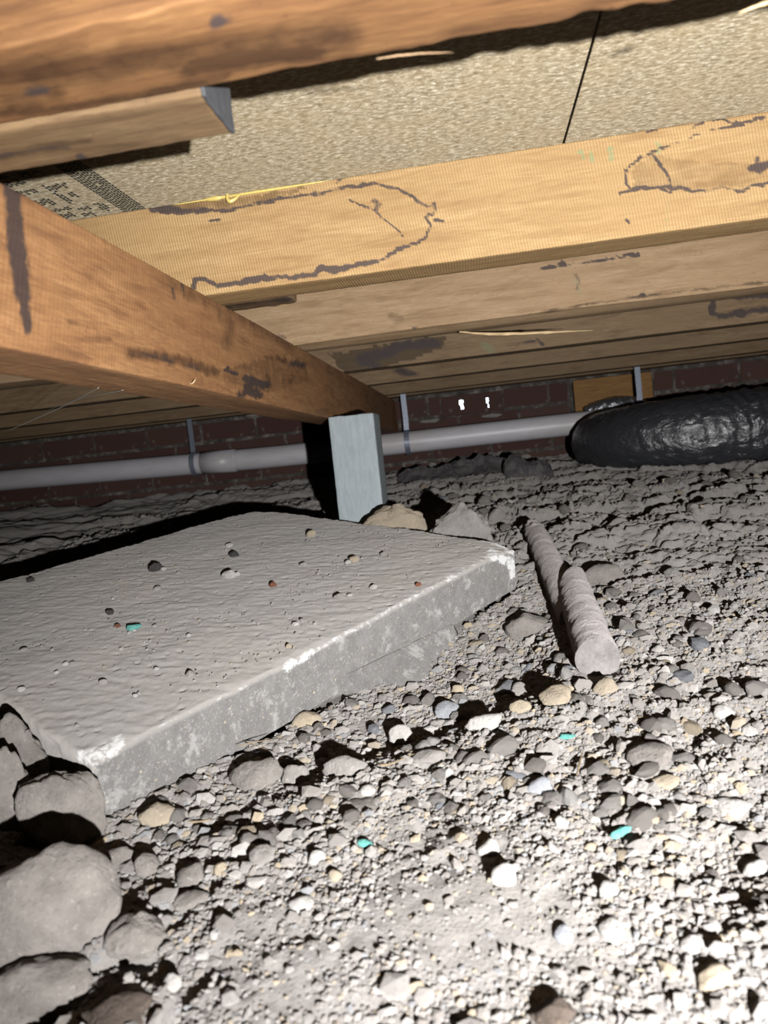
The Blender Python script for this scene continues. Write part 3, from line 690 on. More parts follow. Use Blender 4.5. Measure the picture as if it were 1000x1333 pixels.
# ------------------------------------------------------------------ duct
dpts = spline([(2.4, 2.36, -.05), (1.6, 2.40, -.050), (1.1, 2.40, -.044), (.85, 2.40, -.036), (.66, 2.415, -.030), (.53, 2.47, -.030), (.455, 2.56, -.032), (.43, 2.68, -.036), (.44, 2.79, -.04)], 420)
s = np.r_[0, np.cumsum(np.linalg.norm(np.diff(dpts, axis=0), axis=1))]; L = s[-1]
rad = .118*(1-.10*sst(L-.55, L-.2, s))*(1-.35*sst(L-.14, L, s))
V, Fc = tube(dpts, rad, 96); V = V.reshape(420, 96, 3); cen = dpts[:, None, :]; dirv = V-cen; rl = np.linalg.norm(dirv, axis=2, keepdims=True); dirv /= rl
th = np.arange(96)*2*math.pi/96
Sg, Tg = np.meshgrid(s, th, indexing='ij')
P = np.stack([Sg*14, np.cos(Tg)*1.3, np.sin(Tg)*1.3], -1).reshape(-1, 3)
wr = 1-np.abs(pn(P*np.array([1.6, 1, 1])+.6*pn(P, 9)[:, None], 61)); wr = wr.reshape(420, 96)
wr2 = (1-np.abs(pn(P*np.array([3.6, 2, 2])+.5*pn(P*2, 8)[:, None], 62))).reshape(420, 96)
fade = 1-.75*sst(L-.75, L-.35, Sg)
rib = np.abs(np.sin((Sg*26+Tg/(2*math.pi)*1.0)*math.pi))
wr3 = (1-np.abs(pn(np.stack([Sg*34+.8*np.sin(Tg*2), np.cos(Tg)*1.6, np.sin(Tg)*1.6], -1).reshape(-1, 3)+.5*pn(P, 12)[:, None], 63))).reshape(420, 96)
disp = .004*fade*wr3**3+.006*fade*(wr**3)+.004*fade*wr2**4+.0035*rib*fade+.004*pn(P*.35, 66).reshape(420, 96)
V = cen+dirv*(rl+disp[..., None]-.005); flat = -.154
zg = gz(V[..., 0], V[..., 1]); V[..., 2] = np.where(V[..., 2] < zg+.004, np.maximum(V[..., 2], np.minimum(zg+.003, -.12)), V[..., 2])
dc = mesh('ventilation_duct', V.reshape(-1, 3), Fc, M['duct'], (1.1, 2.4, -.15), None, True)
tag(dc, 'fat glossy black flexible duct lying on the soil in front of the wall', 'duct')
fp = spline([(.425, 2.95, .080), (.50, 2.94, .088), (.58, 2.94, .090), (.66, 2.95, .078)], 60)
V, Fc = tube(fp, .040*np.sin(np.linspace(.35, math.pi-.3, 60))**.5, 28); V = V+.0035*np.stack([pn(V*55, 1), pn(V*55, 2), pn(V*55, 3)], 1)
tag(mesh('foil_collar', V, Fc, M['foil'], (.54, 2.94, .05), None, False), 'crumpled silver foil above the pipe where the duct meets the boards', 'foil')

# ------------------------------------------------------------------ plastic sheet at the foot of the wall
def film(x0, x1, y0, y1, h, seed, label, mat):
    X, Y = np.meshgrid(np.linspace(x0, x1, 90), np.linspace(y0, y1, 46)); U = (X-x0)/(x1-x0); W = (Y-y0)/(y1-y0)
    P = np.stack([X*13, Y*9, X*0], -1).reshape(-1, 3)
    n = np.abs(pn(P, seed)).reshape(X.shape); n2 = np.abs(pn(P*2.7, seed+3)).reshape(X.shape)
    env = np.clip(np.sin(U*math.pi), 0, 1)**.4*np.clip(np.sin(W*math.pi), 0, 1)**.5
    Z = gz(X, Y)-.006+env*(h*(.75+.25*np.sin(U*5+seed))-.045*n-.006*n2)
    V = np.stack([X+.01*n, Y, Z], -1).reshape(-1, 3); nx_ = 90
    i = (np.arange(45)[:, None]*nx_+np.arange(89)[None]).ravel(); Q = np.stack([i, i+1, i+nx_+1, i+nx_], 1)
    return tag(mesh('plastic_sheet', V, Q, mat, (x0, y0, base_z(x0, y0)), None, True), label, 'plastic')
film(-.30, .12, 2.56, 2.84, .085, 3, 'crumpled dusty dark plastic sheet at the foot of the wall behind the post', M['film'])
film(.08, .24, 2.44, 2.68, .105, 8, 'shinier grey plastic bag lying left of the black duct', M['film'])

# ------------------------------------------------------------------ the concrete slab
NU, NV = 300, 260
def frame(U, W, H): return SA+U[..., None]*ue+W[..., None]*ve+H[..., None]*nn
V, Q = lattice_box(SU, SV, ST, (SU/NU, SV/NV, .0035), .0045)
big = (V[:, 2] < 1e-6)
U_, W_, H_ = V[:, 0].copy(), V[:, 1].copy(), V[:, 2]-ST
topw = sst(-.012, -.001, H_); sidew = 1-topw
Pl = np.stack([U_, W_, H_], 1)
# streaky dust on the top: ripples drawn out along one direction
wp = frame(U_, W_, H_)
a0 = math.radians(-4); xs_ = wp[:, 0]*math.cos(a0)+wp[:, 1]*math.sin(a0); ys_ = -wp[:, 0]*math.sin(a0)+wp[:, 1]*math.cos(a0)
st = pn(np.stack([xs_*22, ys_*75, xs_*0], 1)+.5*pn(Pl*30, 3)[:, None], 71)*.0008+pn(np.stack([xs_*60, ys_*190, xs_*0], 1), 72)*.0007+fbm(Pl*9, 2, 75)*.0016+pn(Pl*120, 78)*.00045+pn(Pl*260, 79)*.0003
f1, f2, rid = worley(U_, W_, .03, 3); pit = np.where(rid > .72, -.0018*sst(.14, .05, f1), 0)
H_ = H_+topw*(st+pit)
# sides: coarse cast face, chipped arris
sd = fbm(Pl*np.array([14, 14, 25]), 3, 80)*.0022+pn(Pl*140, 84)*.0005
fr = sst(.012, 0, V[:, 1])*sidew; W_ = W_-fr*sd-.0; bk = sst(SV-.012, SV, V[:, 1]); W_ = W_+bk*(sd*2-.010*np.abs(fbm(Pl*np.array([6, 0, 0]), 4, 88)))
lf = sst(.012, 0, V[:, 0]); U_ = U_+lf*(-sd*1.4+.004*pn(Pl*np.array([0, 25, 60]), 89)); rt = sst(SU-.012, SU, V[:, 0]); U_ = U_+rt*(sd*2-.012*np.abs(fbm(Pl*np.array([0, 7, 4]), 3, 90)))
arr = np.exp(-((V[:, 1])/.010)**2)*sst(-.014, 0, V[:, 2]-ST)
ch = np.clip(fbm(np.stack([V[:, 0]*18, V[:, 0]*0, V[:, 0]*0], 1), 3, 91), 0, 2); H_ = H_-arr*.0045*ch
# near corner worn, right corner broken back, far left corner rounded
dB = np.hypot(V[:, 0]-SU, V[:, 1]); H_ = H_-.006*sst(.06, 0, dB)*topw; U_ = U_-.012*sst(.05, 0, dB)
dC = np.hypot(V[:, 0]-SU, V[:, 1]-SV); U_ = U_-.02*sst(.10, 0, dC); W_ = W_-.015*sst(.10, 0, dC)
# front and left foot flare outward to the ground at the near corner
VV = frame(U_, W_, H_)
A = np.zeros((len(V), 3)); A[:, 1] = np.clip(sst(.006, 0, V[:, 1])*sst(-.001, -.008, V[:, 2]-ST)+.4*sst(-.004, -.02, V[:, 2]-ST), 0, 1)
pp2 = proj(VV)+2.5*np.stack([pn(VV*70, 1), pn(VV*70, 2)], 1)
for poly, hw, s_ in (([(112, 984), (128, 984), (155, 968)], 14, .72), ([(375, 868), (402, 852)], 8, .85), ([(160, 968), (375, 868)], 3.5, .34), ([(405, 850), (640, 722)], 5, .42), ([(640, 722), (668, 735), (672, 760)], 9, .8), ([(640, 704), (676, 722)], 6, .6)):
    A[:, 0] = np.maximum(A[:, 0], np.clip(1.3-seg_dist(pp2, poly)/hw, 0, 1)*s_*(V[:, 2] > ST-.05))
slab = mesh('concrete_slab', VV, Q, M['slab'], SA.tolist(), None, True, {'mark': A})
tag(slab, 'large square concrete slab coated in grey dust, with white chipped near corner', 'slab')
# broken lump under the front edge: outline on the front face, set back a little
out = [(418, 900), (452, 874), (520, 842), (590, 808), (598, 822)]
pts = np.array([onfront(a, b, .002) for a, b in out]+[onz(a, b+3, -.304) for a, b in LUMPB]); c0 = pts.mean(0)
bm = bmesh.new(); fv = [bm.verts.new(Vector(p)) for p in pts]; bf = [bm.verts.new(Vector(p-fn*.12+nn*-.01)) for p in (c0+(pts-c0)*.92)]
bm.faces.new(fv); bm.faces.new(bf[::-1]); n_ = len(fv)
for i in range(n_): bm.faces.new((fv[i], bf[i], bf[(i+1) % n_], fv[(i+1) % n_]))
bmesh.ops.recalc_face_normals(bm, faces=bm.faces[:]); bmesh.ops.bevel(bm, geom=bm.edges[:], offset=.004, segments=2, affect='EDGES')
bmesh.ops.triangulate(bm, faces=bm.faces[:]); bmesh.ops.subdivide_edges(bm, edges=bm.edges[:], cuts=5, use_grid_fill=True)
Vl = np.array([v.co[:] for v in bm.verts]); Fl = [tuple(v.index for v in f.verts) for f in bm.faces]; bm.free()
Vl = Vl+(fbm(Vl*35, 3, 5)*.0016)[:, None]*fn[None]
A = np.zeros((len(Vl), 3)); A[:, 1] = 1; A[:, 0] = np.clip(1.2-seg_dist(proj(Vl), [(575, 850), (575, 870)])/10, 0, 1)*.5
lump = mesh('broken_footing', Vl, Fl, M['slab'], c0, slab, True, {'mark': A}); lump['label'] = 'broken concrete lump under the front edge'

# ------------------------------------------------------------------ the broken rod
def rod(name, p0, p1, r0, r1, label, spike, seed):
    """tapering broken cylinder: spike lengthens the far end on one side into a slanted break"""
    p0 = np.array(p0); p1 = np.array(p1); n, sg = 70, 40; ax = p1-p0; L = np.linalg.norm(ax); ax /= L
    sd_ = np.cross(ax, [0, 0, 1]); sd_ /= np.linalg.norm(sd_); up = np.cross(sd_, ax); th = np.arange(sg)*2*math.pi/sg
    V = []
    for i in range(n):
        q = i/(n-1); r = r0+(r1-r0)*q
        ext = L*q-(spike*.5*(1-np.cos(th-.5)))*q**2
        jag = (.004*pn(np.stack([np.cos(th)*3, np.sin(th)*3, th*0+seed], 1), seed))*sst(.9, 1, q)
        rr = r*(1+.0*th)
        V.append(p0+ax*(ext+jag)[:, None]+rr[:, None]*(np.cos(th)[:, None]*sd_+np.sin(th)[:, None]*up))
    for r_ in (.985, .9, .5): V.append(V[n-1]*r_+(V[n-1].mean(0))*(1-r_))
    ends = [V[0]*.96+V[0].mean(0)*.04-ax*.001]; 
    V = np.array(V[:n+3]); m = len(V); Fc = []
    for i in range(m-1):
        for k in range(sg): k2 = (k+1) % sg; Fc.append((i*sg+k, i*sg+k2, (i+1)*sg+k2, (i+1)*sg+k))
    Fc.append(tuple((m-1)*sg+k for k in range(sg)))
    Vf = V.reshape(-1, 3); dv = Vf-(p0+((Vf-p0)@ax)[:, None]*ax); dv /= (np.linalg.norm(dv, axis=1)[:, None]+1e-9)
    Vf = Vf+dv*(.0011*fbm(Vf*30, 3, seed)+.0005*pn(Vf*200, seed+5)+.0008)[:, None]
    if seed == 6:
        fe = sst(.80, 1.0, ((Vf-p0)@ax)/L); Vf = Vf+dv*(fe*(.006*fbm(Vf*60, 3, 2)-.003))[:, None]
    o = mesh(name, Vf, Fc, M['rod'], p0, None, True); tag(o, label, 'rod')
    # near end face
    E = []; c = p0; rings = 8
    for j in range(rings+1):
        r = 1-j/rings
        E.append(Vf[:sg]*r+c*(1-r)-ax*.003*math.sqrt(max(0, 1-r*r)))
    E = np.array(E).reshape(-1, 3); E = E-(.0010*fbm(E*70, 3, seed+8)*(1-np.linalg.norm(E-c, axis=1)/r0).clip(0, 1))[:, None]*ax
    Fe = []
    for i in range(rings):
        for k in range(sg): k2 = (k+1) % sg; Fe.append((i*sg+k2, i*sg+k, (i+1)*sg+k, (i+1)*sg+k2))
    e = mesh('rod_end', E, Fe, M['rodend'], p0, o, True); e['label'] = 'pale broken near end'
    return o
def atg(px, py, h):      # centre of something of half height h resting where the photo shows its centre
    v = ray(px, py); s = np.linspace(.25, 3.0, 1600)/v[1]; P = v[None]*s[:, None]; d = P[:, 2]-gz(P[:, 0], P[:, 1])-h; k = np.argmax(d < 0); return P[k]
ra = atg(778, 858, .019); rb_ = atg(742, 752, .024)
rc = atg(750, 806, .002); rd = atg(694, 688, .014)
rod('broken_rod', ra, rb_, .0243, .0235, 'front piece of the broken dusty concrete rod, nearer and thicker', .10, 3)
rod('broken_rod', rc, rd, .0225, .0235, 'rear piece of the broken dusty rod, crumbling at its far end', .02, 6)
def near_rod(x, y):
    d = np.full(np.shape(x), 9.)
    for a, b in ((ra, rb_), (rc, rd)):
        ab = (b-a)[:2]; tt = np.clip(((x-a[0])*ab[0]+(y-a[1])*ab[1])/(ab@ab), 0, 1); d = np.minimum(d, np.hypot(x-a[0]-tt*ab[0], y-a[1]-tt*ab[1]))
    return d

# ------------------------------------------------------------------ named stones
SPOT = []
def stone(cx, cy, w, h, mat, label, name='stone', cat='stone', sub=3, facets=9, rough=.08, soft=.3, sink=.25, depth=1.0, rot=0, seed=None, yy=None):
    g = np.random.default_rng(seed if seed is not None else int(cx*7+cy*13))
    P = hit(cx, cy+h*.30); Y = P@CF; rx = w/2*Y/F; rz = h/2*Y/F*.92; ry = rx*depth
    V, Fc = rock_shape(sub, g, facets, rough, soft)
    V = V*np.array([rx, ry, rz])/.93
    if yy:
        v = ray(cx, cy-h/2); topz = (v*yy/v[1])[2]; c = ray(cx, cy); c = c*yy/c[1]; rx = w/2*yy/F/.93; zb = float(gz(c[0], yy))-.01; rz = (topz-zb)/2
        V, Fc = rock_shape(sub, g, facets, rough, soft); V = V*np.array([rx*1.05, rx*.6, rz])/.93; c = np.array([c[0], yy, (topz+zb)/2])
        SPOT.append((c[0], yy, rx)); return tag(mesh(name, V+c, Fc, M[mat], c, None, sub > 2), label, cat)
    R = np.array(Matrix.Rotation(rot, 3, 'Z') @ Matrix.Rotation(-.10, 3, 'Y')); V = V@R.T
    c = np.array([P[0], P[1]+ry*.35, 0]); c[2] = gz(c[0], c[1])+rz*(1-2*sink)
    # keep it on the line of sight of its place in the photo
    v = ray(cx, cy); c = v*(c[1]/v[1]) if abs((v*(c[1]/v[1]))[2]-c[2]) < rz*.6 else c
    SPOT.append((c[0], c[1], max(rx, ry)))
    return tag(mesh(name, V+c, Fc, M[mat], c, None, sub > 2), label, cat)
S = stone
S(62, 1180, 168, 188, 'dust', 'largest boulder, rounded and dusty, at the left edge of the foreground', 'boulder', 'boulder', 4, 12, .06, .45, .15, .8)
S(42, 1318, 150, 88, 'dust', 'broad flat brown-grey rock in the bottom left corner', 'rock', 'rock', 4, 8, .10, .3, .3, .6)
S(22, 962, 78, 62, 'dust', 'dusty rock beside the slab\'s left side, above the others there', 'rock', 'rock', 4, 8, .10, .3, .3, .9, yy=.655)
S(6, 1010, 66, 80, 'dust', 'dusty rock cut by the left edge of the view, level with the slab\'s near corner', 'rock', 'rock', 4, 8, .1, .3, .3, .9, yy=.60)
S(78, 1036, 104, 82, 'dust', 'angular dusty rock leaning against the slab\'s near corner', 'rock', 'rock', 4, 7, .10, .25, .3, .7, yy=.575)
S(512, 668, 84, 36, 'tan', 'cream-tan rock lit behind the slab\'s far edge, nearest the post', 'rock', 'rock', 4, 10, .12, .3, .1, .6, yy=1.47)
S(602, 681, 78, 44, 'grey', 'knobbly grey rock behind the slab, right of the cream-tan one', 'rock', 'rock', 4, 10, .14, .3, .12, .6, yy=1.42)
S(647, 672, 22, 22, 'grey', 'small grey stone right of the knobbly rock behind the slab', sink=.1)
S(205, 1060, 44, 40, 'tan', 'tan stone just in front of the slab\'s near corner')
S(332, 1008, 66, 46, 'dust', 'flat dusty clod with fibres by the slab\'s front edge', 'clod', 'clod', 3, 7, .12, .2, .3, .7)
S(384, 1010, 34, 38, 'grey', 'upright pale-grey stone just right of the clod with fibres')
S(449, 1000, 54, 33, 'grey', 'flat angular grey stone casting a deep shadow, left of the speckled one', 'stone', 'stone', 3, 7, .05, .15, .05, .7)
S(520, 959, 38, 34, 'pale', 'round pale speckled stone in front of the broken lump', 'stone', 'stone', 3, 10, .05, .4, .12, .8)
S(399, 939, 38, 26, 'tan', 'yellow-tan stone tucked against the slab\'s front edge')
S(583, 925, 36, 30, 'blue', 'blue-grey slanted stone right below the broken lump', rot=.6)
S(631, 940, 46, 27, 'pale', 'flat pale stone right of the blue-grey slanted one', 'stone', 'stone', 3, 7, .1, .3, .2, .7)
S(679, 920, 28, 22, 'tan', 'orange-tan crumbly stone left of the broad tan stone')
S(678, 899, 32, 24, 'grey', 'rough grey stone above the orange-tan crumbly one')
S(595, 899, 20, 18, 'tan', 'small tan stone touching the broken lump\'s right side')
S(721, 906, 48, 26, 'tan', 'broad tan stone left of the near end of the rod')
S(789, 895, 30, 26, 'tan', 'tan stone right under the near end of the broken rod')
S(786, 751, 54, 32, 'dust', 'low cream-grey rock right of where the rod is broken', 'rock', 'rock', 4, 8, .08, .3, .35, .8)
S(684, 815, 62, 42, 'dust', 'crumbly whitish clod between the slab\'s right corner and the rod', 'clod', 'clod', 3, 8, .14, .3, .4, .8)
S(942, 927, 27, 19, 'pale', 'pale oval stone at the right, above the yellow-white one')
S(976, 952, 20, 17, 'pale', 'small yellow-white stone near the right edge')
S(859, 847, 19, 14, 'pale', 'small white stone right of the near end of the rod')
S(929, 794, 18, 14, 'pale', 'small pale stone in the right middle distance')
S(702, 1025, 36, 25, 'blue', 'smooth blue-grey stone in the middle of the gravel', 'stone', 'stone', 3, 8, .05, .4, .15, .8)
S(638, 1106, 30, 27, 'pale', 'angular pale stone with a black shadow on its left')
S(657, 1142, 32, 38, 'pale', 'cream block-shaped stone below the angular pale one', 'stone', 'stone', 3, 6, .04, .1, .2, .6)
S(797, 1216, 40, 33, 'pale', 'rounded white-grey stone in the right foreground')
S(901, 1232, 30, 25, 'pale', 'white stone beside a long shadow in the right foreground')
S(735, 1218, 28, 25, 'blue', 'bluish stone left of the rounded white-grey one')
S(722, 1322, 56, 42, 'brown', 'dark brown-grey rock at the bottom edge, right of centre', 'rock', 'rock', 4, 8, .08, .3, .1, .8)
S(928, 1274, 44, 34, 'tan', 'tan stone in the bottom right foreground')
S(867, 1018, 38, 24, 'tan', 'tan stone beside a dark shadow in the right middle')
S(955, 1050, 46, 22, 'pale', 'flat white stone near the right edge below a hollow')
S(769, 1104, 18, 14, 'tan', 'small orange-tan pebble below the right-hand turquoise chip', 'pebble', 'pebble')
S(600, 1092, 18, 15, 'tan', 'small ochre pebble upper left of the angular pale stone', 'pebble', 'pebble')
S(792, 1161, 26, 28, 'pale', 'pale crumbly stone above the rounded white-grey one')
S(982, 1132, 36, 25, 'pale', 'off-white stone at the right edge')
S(684, 688, 16, 14, 'grey', 'crumbly grey stone at the far end of the rod', sink=.1)
S(732, 1070, 17, 17, 'pale', 'pale pebble under the smooth blue-grey stone', 'pebble', 'pebble')
S(480, 1030, 24, 15, 'pale', 'small oval pale pebble right of the flat angular grey stone', 'pebble', 'pebble')
S(470, 1030+22, 60, 22, 'dust', 'low dusty clod below the small oval pale pebble', 'clod', 'clod', 3, 8, .1, .3, .35)
S(249, 1141, 44, 30, 'dust', 'round dusty clod in a dark hollow in front of the slab', 'clod', 'clod', 3, 10, .08, .4, .25)
S(250, 1172, 42, 30, 'dust', 'pale dusty clod just below the round one in the hollow', 'clod', 'clod', 3, 10, .08, .4, .25)
S(152, 1120, 40, 36, 'dust', 'dusty clod touching the boulder\'s upper right', 'clod', 'clod', 3, 8, .08, .3, .3)
S(192, 1128, 36, 38, 'dust', 'dusty clod second to the right of the boulder\'s top', 'clod', 'clod', 3, 8, .08, .3, .3)
S(182, 1222, 84, 66, 'dust', 'large flat clod right beside the boulder', 'clod', 'clod', 4, 8, .09, .3, .35, .7)
S(224, 1282, 24, 26, 'pale', 'pale pebble below the large flat clod', 'pebble', 'pebble')
S(262, 1243, 20, 17, 'pale', 'small pale pebble right of the large flat clod', 'pebble', 'pebble')
S(340, 1116, 36, 28, 'grey', 'grey stone in the row of dark hollows left of centre')
S(391, 1178, 32, 24, 'pale', 'pale flat stone above the fine sand')
S(412, 1160-42, 24, 20, 'pale', 'pale stone just left of the turquoise splinter of glass')
S(436, 1140, 18, 18, 'tan', 'small yellow pebble above the fine sand', 'pebble', 'pebble')
S(286, 1132, 20, 18, 'tan', 'small tan pebble right of the round dusty clod', 'pebble', 'pebble')
S(560, 990, 44, 20, 'grey', 'low grey stone below the blue-grey slanted stone')
S(850, 985, 60, 30, 'dust', 'low rounded clod of pale soil at right of centre', 'clod', 'clod', 3, 8, .08, .4, .35)
S(150, 1318, 96, 40, 'brown', 'dark brown clod added as the shade of the hollow at the bottom left', 'clod', 'clod', 4, 10, .12, .3, .55)  # added clod, its dark brown stands in for the shade inside the hollow
S(738, 963, 22, 8, 'green', 'turquoise chip lying flat below the rod', 'glass_chip', 'chip', 2, 5, .03, .1, -.1, .5)
S(811, 1088, 33, 15, 'green', 'largest turquoise chip, tilted up in the right-hand gravel', 'glass_chip', 'chip', 2, 5, .03, .1, -.1, .4, .5)
S(476, 1104, 22, 11, 'green', 'turquoise splinter left of centre in the gravel', 'glass_chip', 'chip', 2, 5, .03, .1, -.1, .5, -.4)

# stones lying on the slab
def slabhit(px, py): v = ray(px, py); return v*(SA@nn)/(v@nn)
def sstone(cx, cy, w, mat, label, asp=.7, name='pebble', cat='pebble'):
    g = np.random.default_rng(int(cx*3+cy*11)); P = slabhit(cx, cy); rx = w/2*(P@CF)/F
    V, Fc = rock_shape(2, g, 7, .08, .25); V = V*np.array([rx, rx*.9, rx*asp])/.93; P = P+nn*rx*asp*.55
    return tag(mesh(name, V+P, Fc, M[mat], P, None, False), label, cat)
for a in ((202, 743, 19, 'dark', 'largest black pebble on the slab, near its far edge'), (213, 742, 7, 'pale', 'tiny pale chip touching the largest black pebble on the slab'), (305, 724, 13, 'dark', 'smaller black pebble on the slab, right of the largest one'),
          (144, 799, 12, 'dark', 'black flat pebble above the turquoise chip on the slab'), (355, 763, 11, 'red', 'rusty red pebble on the slab'), (40, 757, 10, 'dark', 'dark pebble on the slab\'s far left'),
          (29, 899, 11, 'pale', 'pale pebble near the slab\'s left edge'), (85, 866, 9, 'pale', 'pale pebble, left one of a close pair on the slab'), (94, 865, 8, 'grey', 'grey pebble, right one of a close pair on the slab'),
          (74, 876, 7, 'pale', 'tiny pale pebble just below the close pair on the slab'), (135, 889, 11, 'grey', 'grey pebble with sharp shadow between the pair and the near corner'), (248, 880, 13, 'grey', 'broad grey pebble in the slab\'s near half, close to the front arris'),
          (204, 872, 8, 'pale', 'cream pebble left of the broad grey pebble on the slab'), (246, 829, 8, 'pale', 'small pale pebble in the middle of the slab'), (297, 752, 19, 'pale', 'largest pale stone on the slab, beneath the smaller black pebble'),
          (308, 749, 9, 'pale', 'pale chip touching the largest pale stone on the slab'), (299, 712, 11, 'pale', 'pale pebble near the slab\'s far corner'), (205, 768, 11, 'grey', 'grey pebble beneath the largest black pebble on the slab'), (153, 817, 9, 'red', 'brownish pebble left of the turquoise chip on the slab'),
          (31, 848, 10, 'grey', 'grey pebble at the slab\'s left, above the pale one'), (176, 907, 7, 'pale', 'tiny white pebble nearest the slab\'s front white corner'), (406, 698, 15, 'tan', 'tan pebble near the slab\'s far edge, lone'), (462, 731, 14, 'tan', 'tan cluster pebble on the slab\'s right half'),
          (453, 733, 8, 'pale', 'pale pebble left of the tan cluster pebble'), (442, 779, 14, 'grey', 'grey pebble near the middle of the slab\'s right half'), (456, 776, 8, 'pale', 'pale pebble right of the grey one on the slab\'s right half'), (395, 737, 10, 'grey', 'grey pebble between the tan pebble and the rusty red one'),
          (385, 814, 9, 'pale', 'pale pebble by the front arris, in a short row'), (394, 809, 8, 'grey', 'grey pebble by the front arris, right in a short row'), (376, 843, 9, 'tan', 'tan pebble almost on the front arris of the slab'), (202, 872-56, 7, 'grey', 'tiny grey pebble right of the turquoise chip on the slab'),
          (500, 723, 9, 'grey', 'grey pebble on the slab near its right corner'), (545, 763, 9, 'red', 'reddish pebble by the slab\'s right front arris'), (487, 766, 10, 'pale', 'pale pebble in the slab\'s right half, close to the front arris')):
    sstone(*a)
sstone(173, 819, 22, 'green', 'turquoise chip lying on the slab', .4, 'glass_chip', 'chip')

# ------------------------------------------------------------------ roots and twigs on the gravel
def twig(pts, r, label, h=.004):
    P = [hit(a, b)+np.array([0, 0, h]) for a, b in pts]; splinter(P, r, label, M['root'], 'dry_root', 'root')
twig([(488, 1000), (497, 1006), (512, 1004), (530, 996), (545, 990)], .0012, 'curled dry root right of the flat angular grey stone', .008)
twig([(310, 982), (330, 990), (352, 998)], .0009, 'dry fibre lying across the clod with fibres', .018)
twig([(312, 994), (332, 988), (360, 984)], .0009, 'second dry fibre crossing the clod with fibres', .018)
twig([(240, 1076), (262, 1075), (278, 1072)], .0012, 'short straight straw near the slab\'s front corner')
twig([(830, 941), (860, 944), (890, 946)], .0010, 'thin straight straw right of the turquoise chip', .006)
twig([(752, 1018), (756, 1000), (760, 985)], .0012, 'upright dry root right of the smooth blue-grey stone', .006)
twig([(345, 965), (352, 950), (360, 940)], .0012, 'dry root sticking out under the slab\'s front edge', .005)
twig([(728, 672), (731, 664), (733, 655)], .0022, 'dry root standing beyond the far end of the rod', .01)

# ------------------------------------------------------------------ loose gravel
g = np.random.default_rng(21)
def scatter(n, x0, x1, y0, y1, rmin, rmax, power, thr, smw=.9):
    x = g.uniform(x0, x1, n); y = g.uniform(y0, y1, n); P = np.stack([x, y, x*0], 1)
    hm = fbm(P*np.array([7, 7, 1]), 3, 101)
    sm = np.exp(-(((x+.04)/.15)**2+((y-.44)/.12)**2))+.7*np.exp(-(((x-.36)/.09)**2+((y-.66)/.06)**2))
    keep = (hm+g.normal(0, .35, n) > thr+smw*sm)
    r = rmin*(1-g.random(n)*(1-(rmin/rmax)**power))**(-1/power)
    u, v = slab_uv(x, y); keep &= ~((u > -.012) & (u < SU+.006) & (v > .0) & (v < SV+.02))
    keep &= near_rod(x, y) > .025+r*.6
    pr = proj(np.stack([x, y, gz(x, y)], 1)); keep &= (pr[:, 0] > -140) & (pr[:, 0] < 1110) & (pr[:, 1] < 1460)
    for sx, sy, sr in SPOT: keep &= np.hypot(x-sx, y-sy) > sr*.85+r*.5
    keep &= ~((x > .3) & (y > 2.22)) & ~((x > -.325) & (x < -.19) & (y > 1.54) & (y < 1.68))
    return x[keep], y[keep], r[keep]
pal = np.array([(.36, .34, .32), (.33, .305, .28), (.30, .28, .262), (.42, .40, .375), (.47, .455, .43), (.42, .36, .28), (.46, .38, .27), (.32, .325, .335), (.27, .25, .232)])
pw = np.array([.24, .2, .14, .14, .08, .06, .03, .04, .07]); pw /= pw.sum()
def bulk(x, y, r, sub, sink=.35, flat=.75):
    tm = [rock_shape(sub, g, 7, .10, .2) for _ in range(28)]; Fc0 = tm[0][1]; n = len(x); nv = len(tm[0][0])
    T = np.array([a for a, _ in tm])[g.integers(0, 28, n)]
    ang = g.uniform(0, 2*math.pi, n); e1 = g.normal(0, .6, n)
    S3 = np.stack([g.uniform(.8, 1.35, n), g.uniform(.65, 1.05, n), g.uniform(.5, 1.0, n)*flat*1.1], 1)*r[:, None]
    T = T*S3[:, None, :]
    c, s = np.cos(e1)[:, None], np.sin(e1)[:, None]; X, Y, Z = T[..., 0], T[..., 1]*c-T[..., 2]*s, T[..., 1]*s+T[..., 2]*c
    c, s = np.cos(ang)[:, None], np.sin(ang)[:, None]; X, Y = X*c-Y*s, X*s+Y*c
    z = gz(x, y)+r*flat*(1-2*sink)
    V = np.stack([X+x[:, None], Y+y[:, None], Z+z[:, None]], -1).reshape(-1, 3)
    Fa = (Fc0[None]+(np.arange(n)*nv)[:, None, None]).reshape(-1, 3)
    col = pal[g.choice(len(pal), n, p=pw)]*g.uniform(.85, 1.12, n)[:, None]; col = np.repeat(col, nv, 0)
    return V, Fa, col
def edge_patch(n):
    u = g.uniform(-.02, SU+.03, n); v = -np.abs(g.normal(0, .022, n))+.003; r = .002+.0065*g.random(n)**3
    x = SA[0]+ue[0]*u+ve[0]*v; y = SA[1]+ue[1]*u+ve[1]*v; k = (near_rod(x, y) > .03) & ~((u > .30) & (u < .60) & (v > -.07))
    x2 = g.uniform(.02, .10, 500); y2 = g.uniform(1.15, 1.34, 500); u2, v2 = slab_uv(x2, y2); k2 = (near_rod(x2, y2) > .03) & ((u2 > SU+.006) | (v2 < 0))
    return np.r_[x[k], x2[k2]], np.r_[y[k], y2[k2]], np.r_[r[k], r[:500][k2]]
def merge(name, parts, label):
    Vs, Fs, Cs, k = [], [], [], 0
    for V_, F_, C_ in parts: Vs.append(V_); Fs.append(F_+k); Cs.append(C_); k += len(V_)
    return tag(mesh(name, np.concatenate(Vs), np.concatenate(Fs), M['gravel'], (0, 0, 0), None, False, {'col': np.concatenate(Cs)}), label, 'gravel', None, 'stuff')
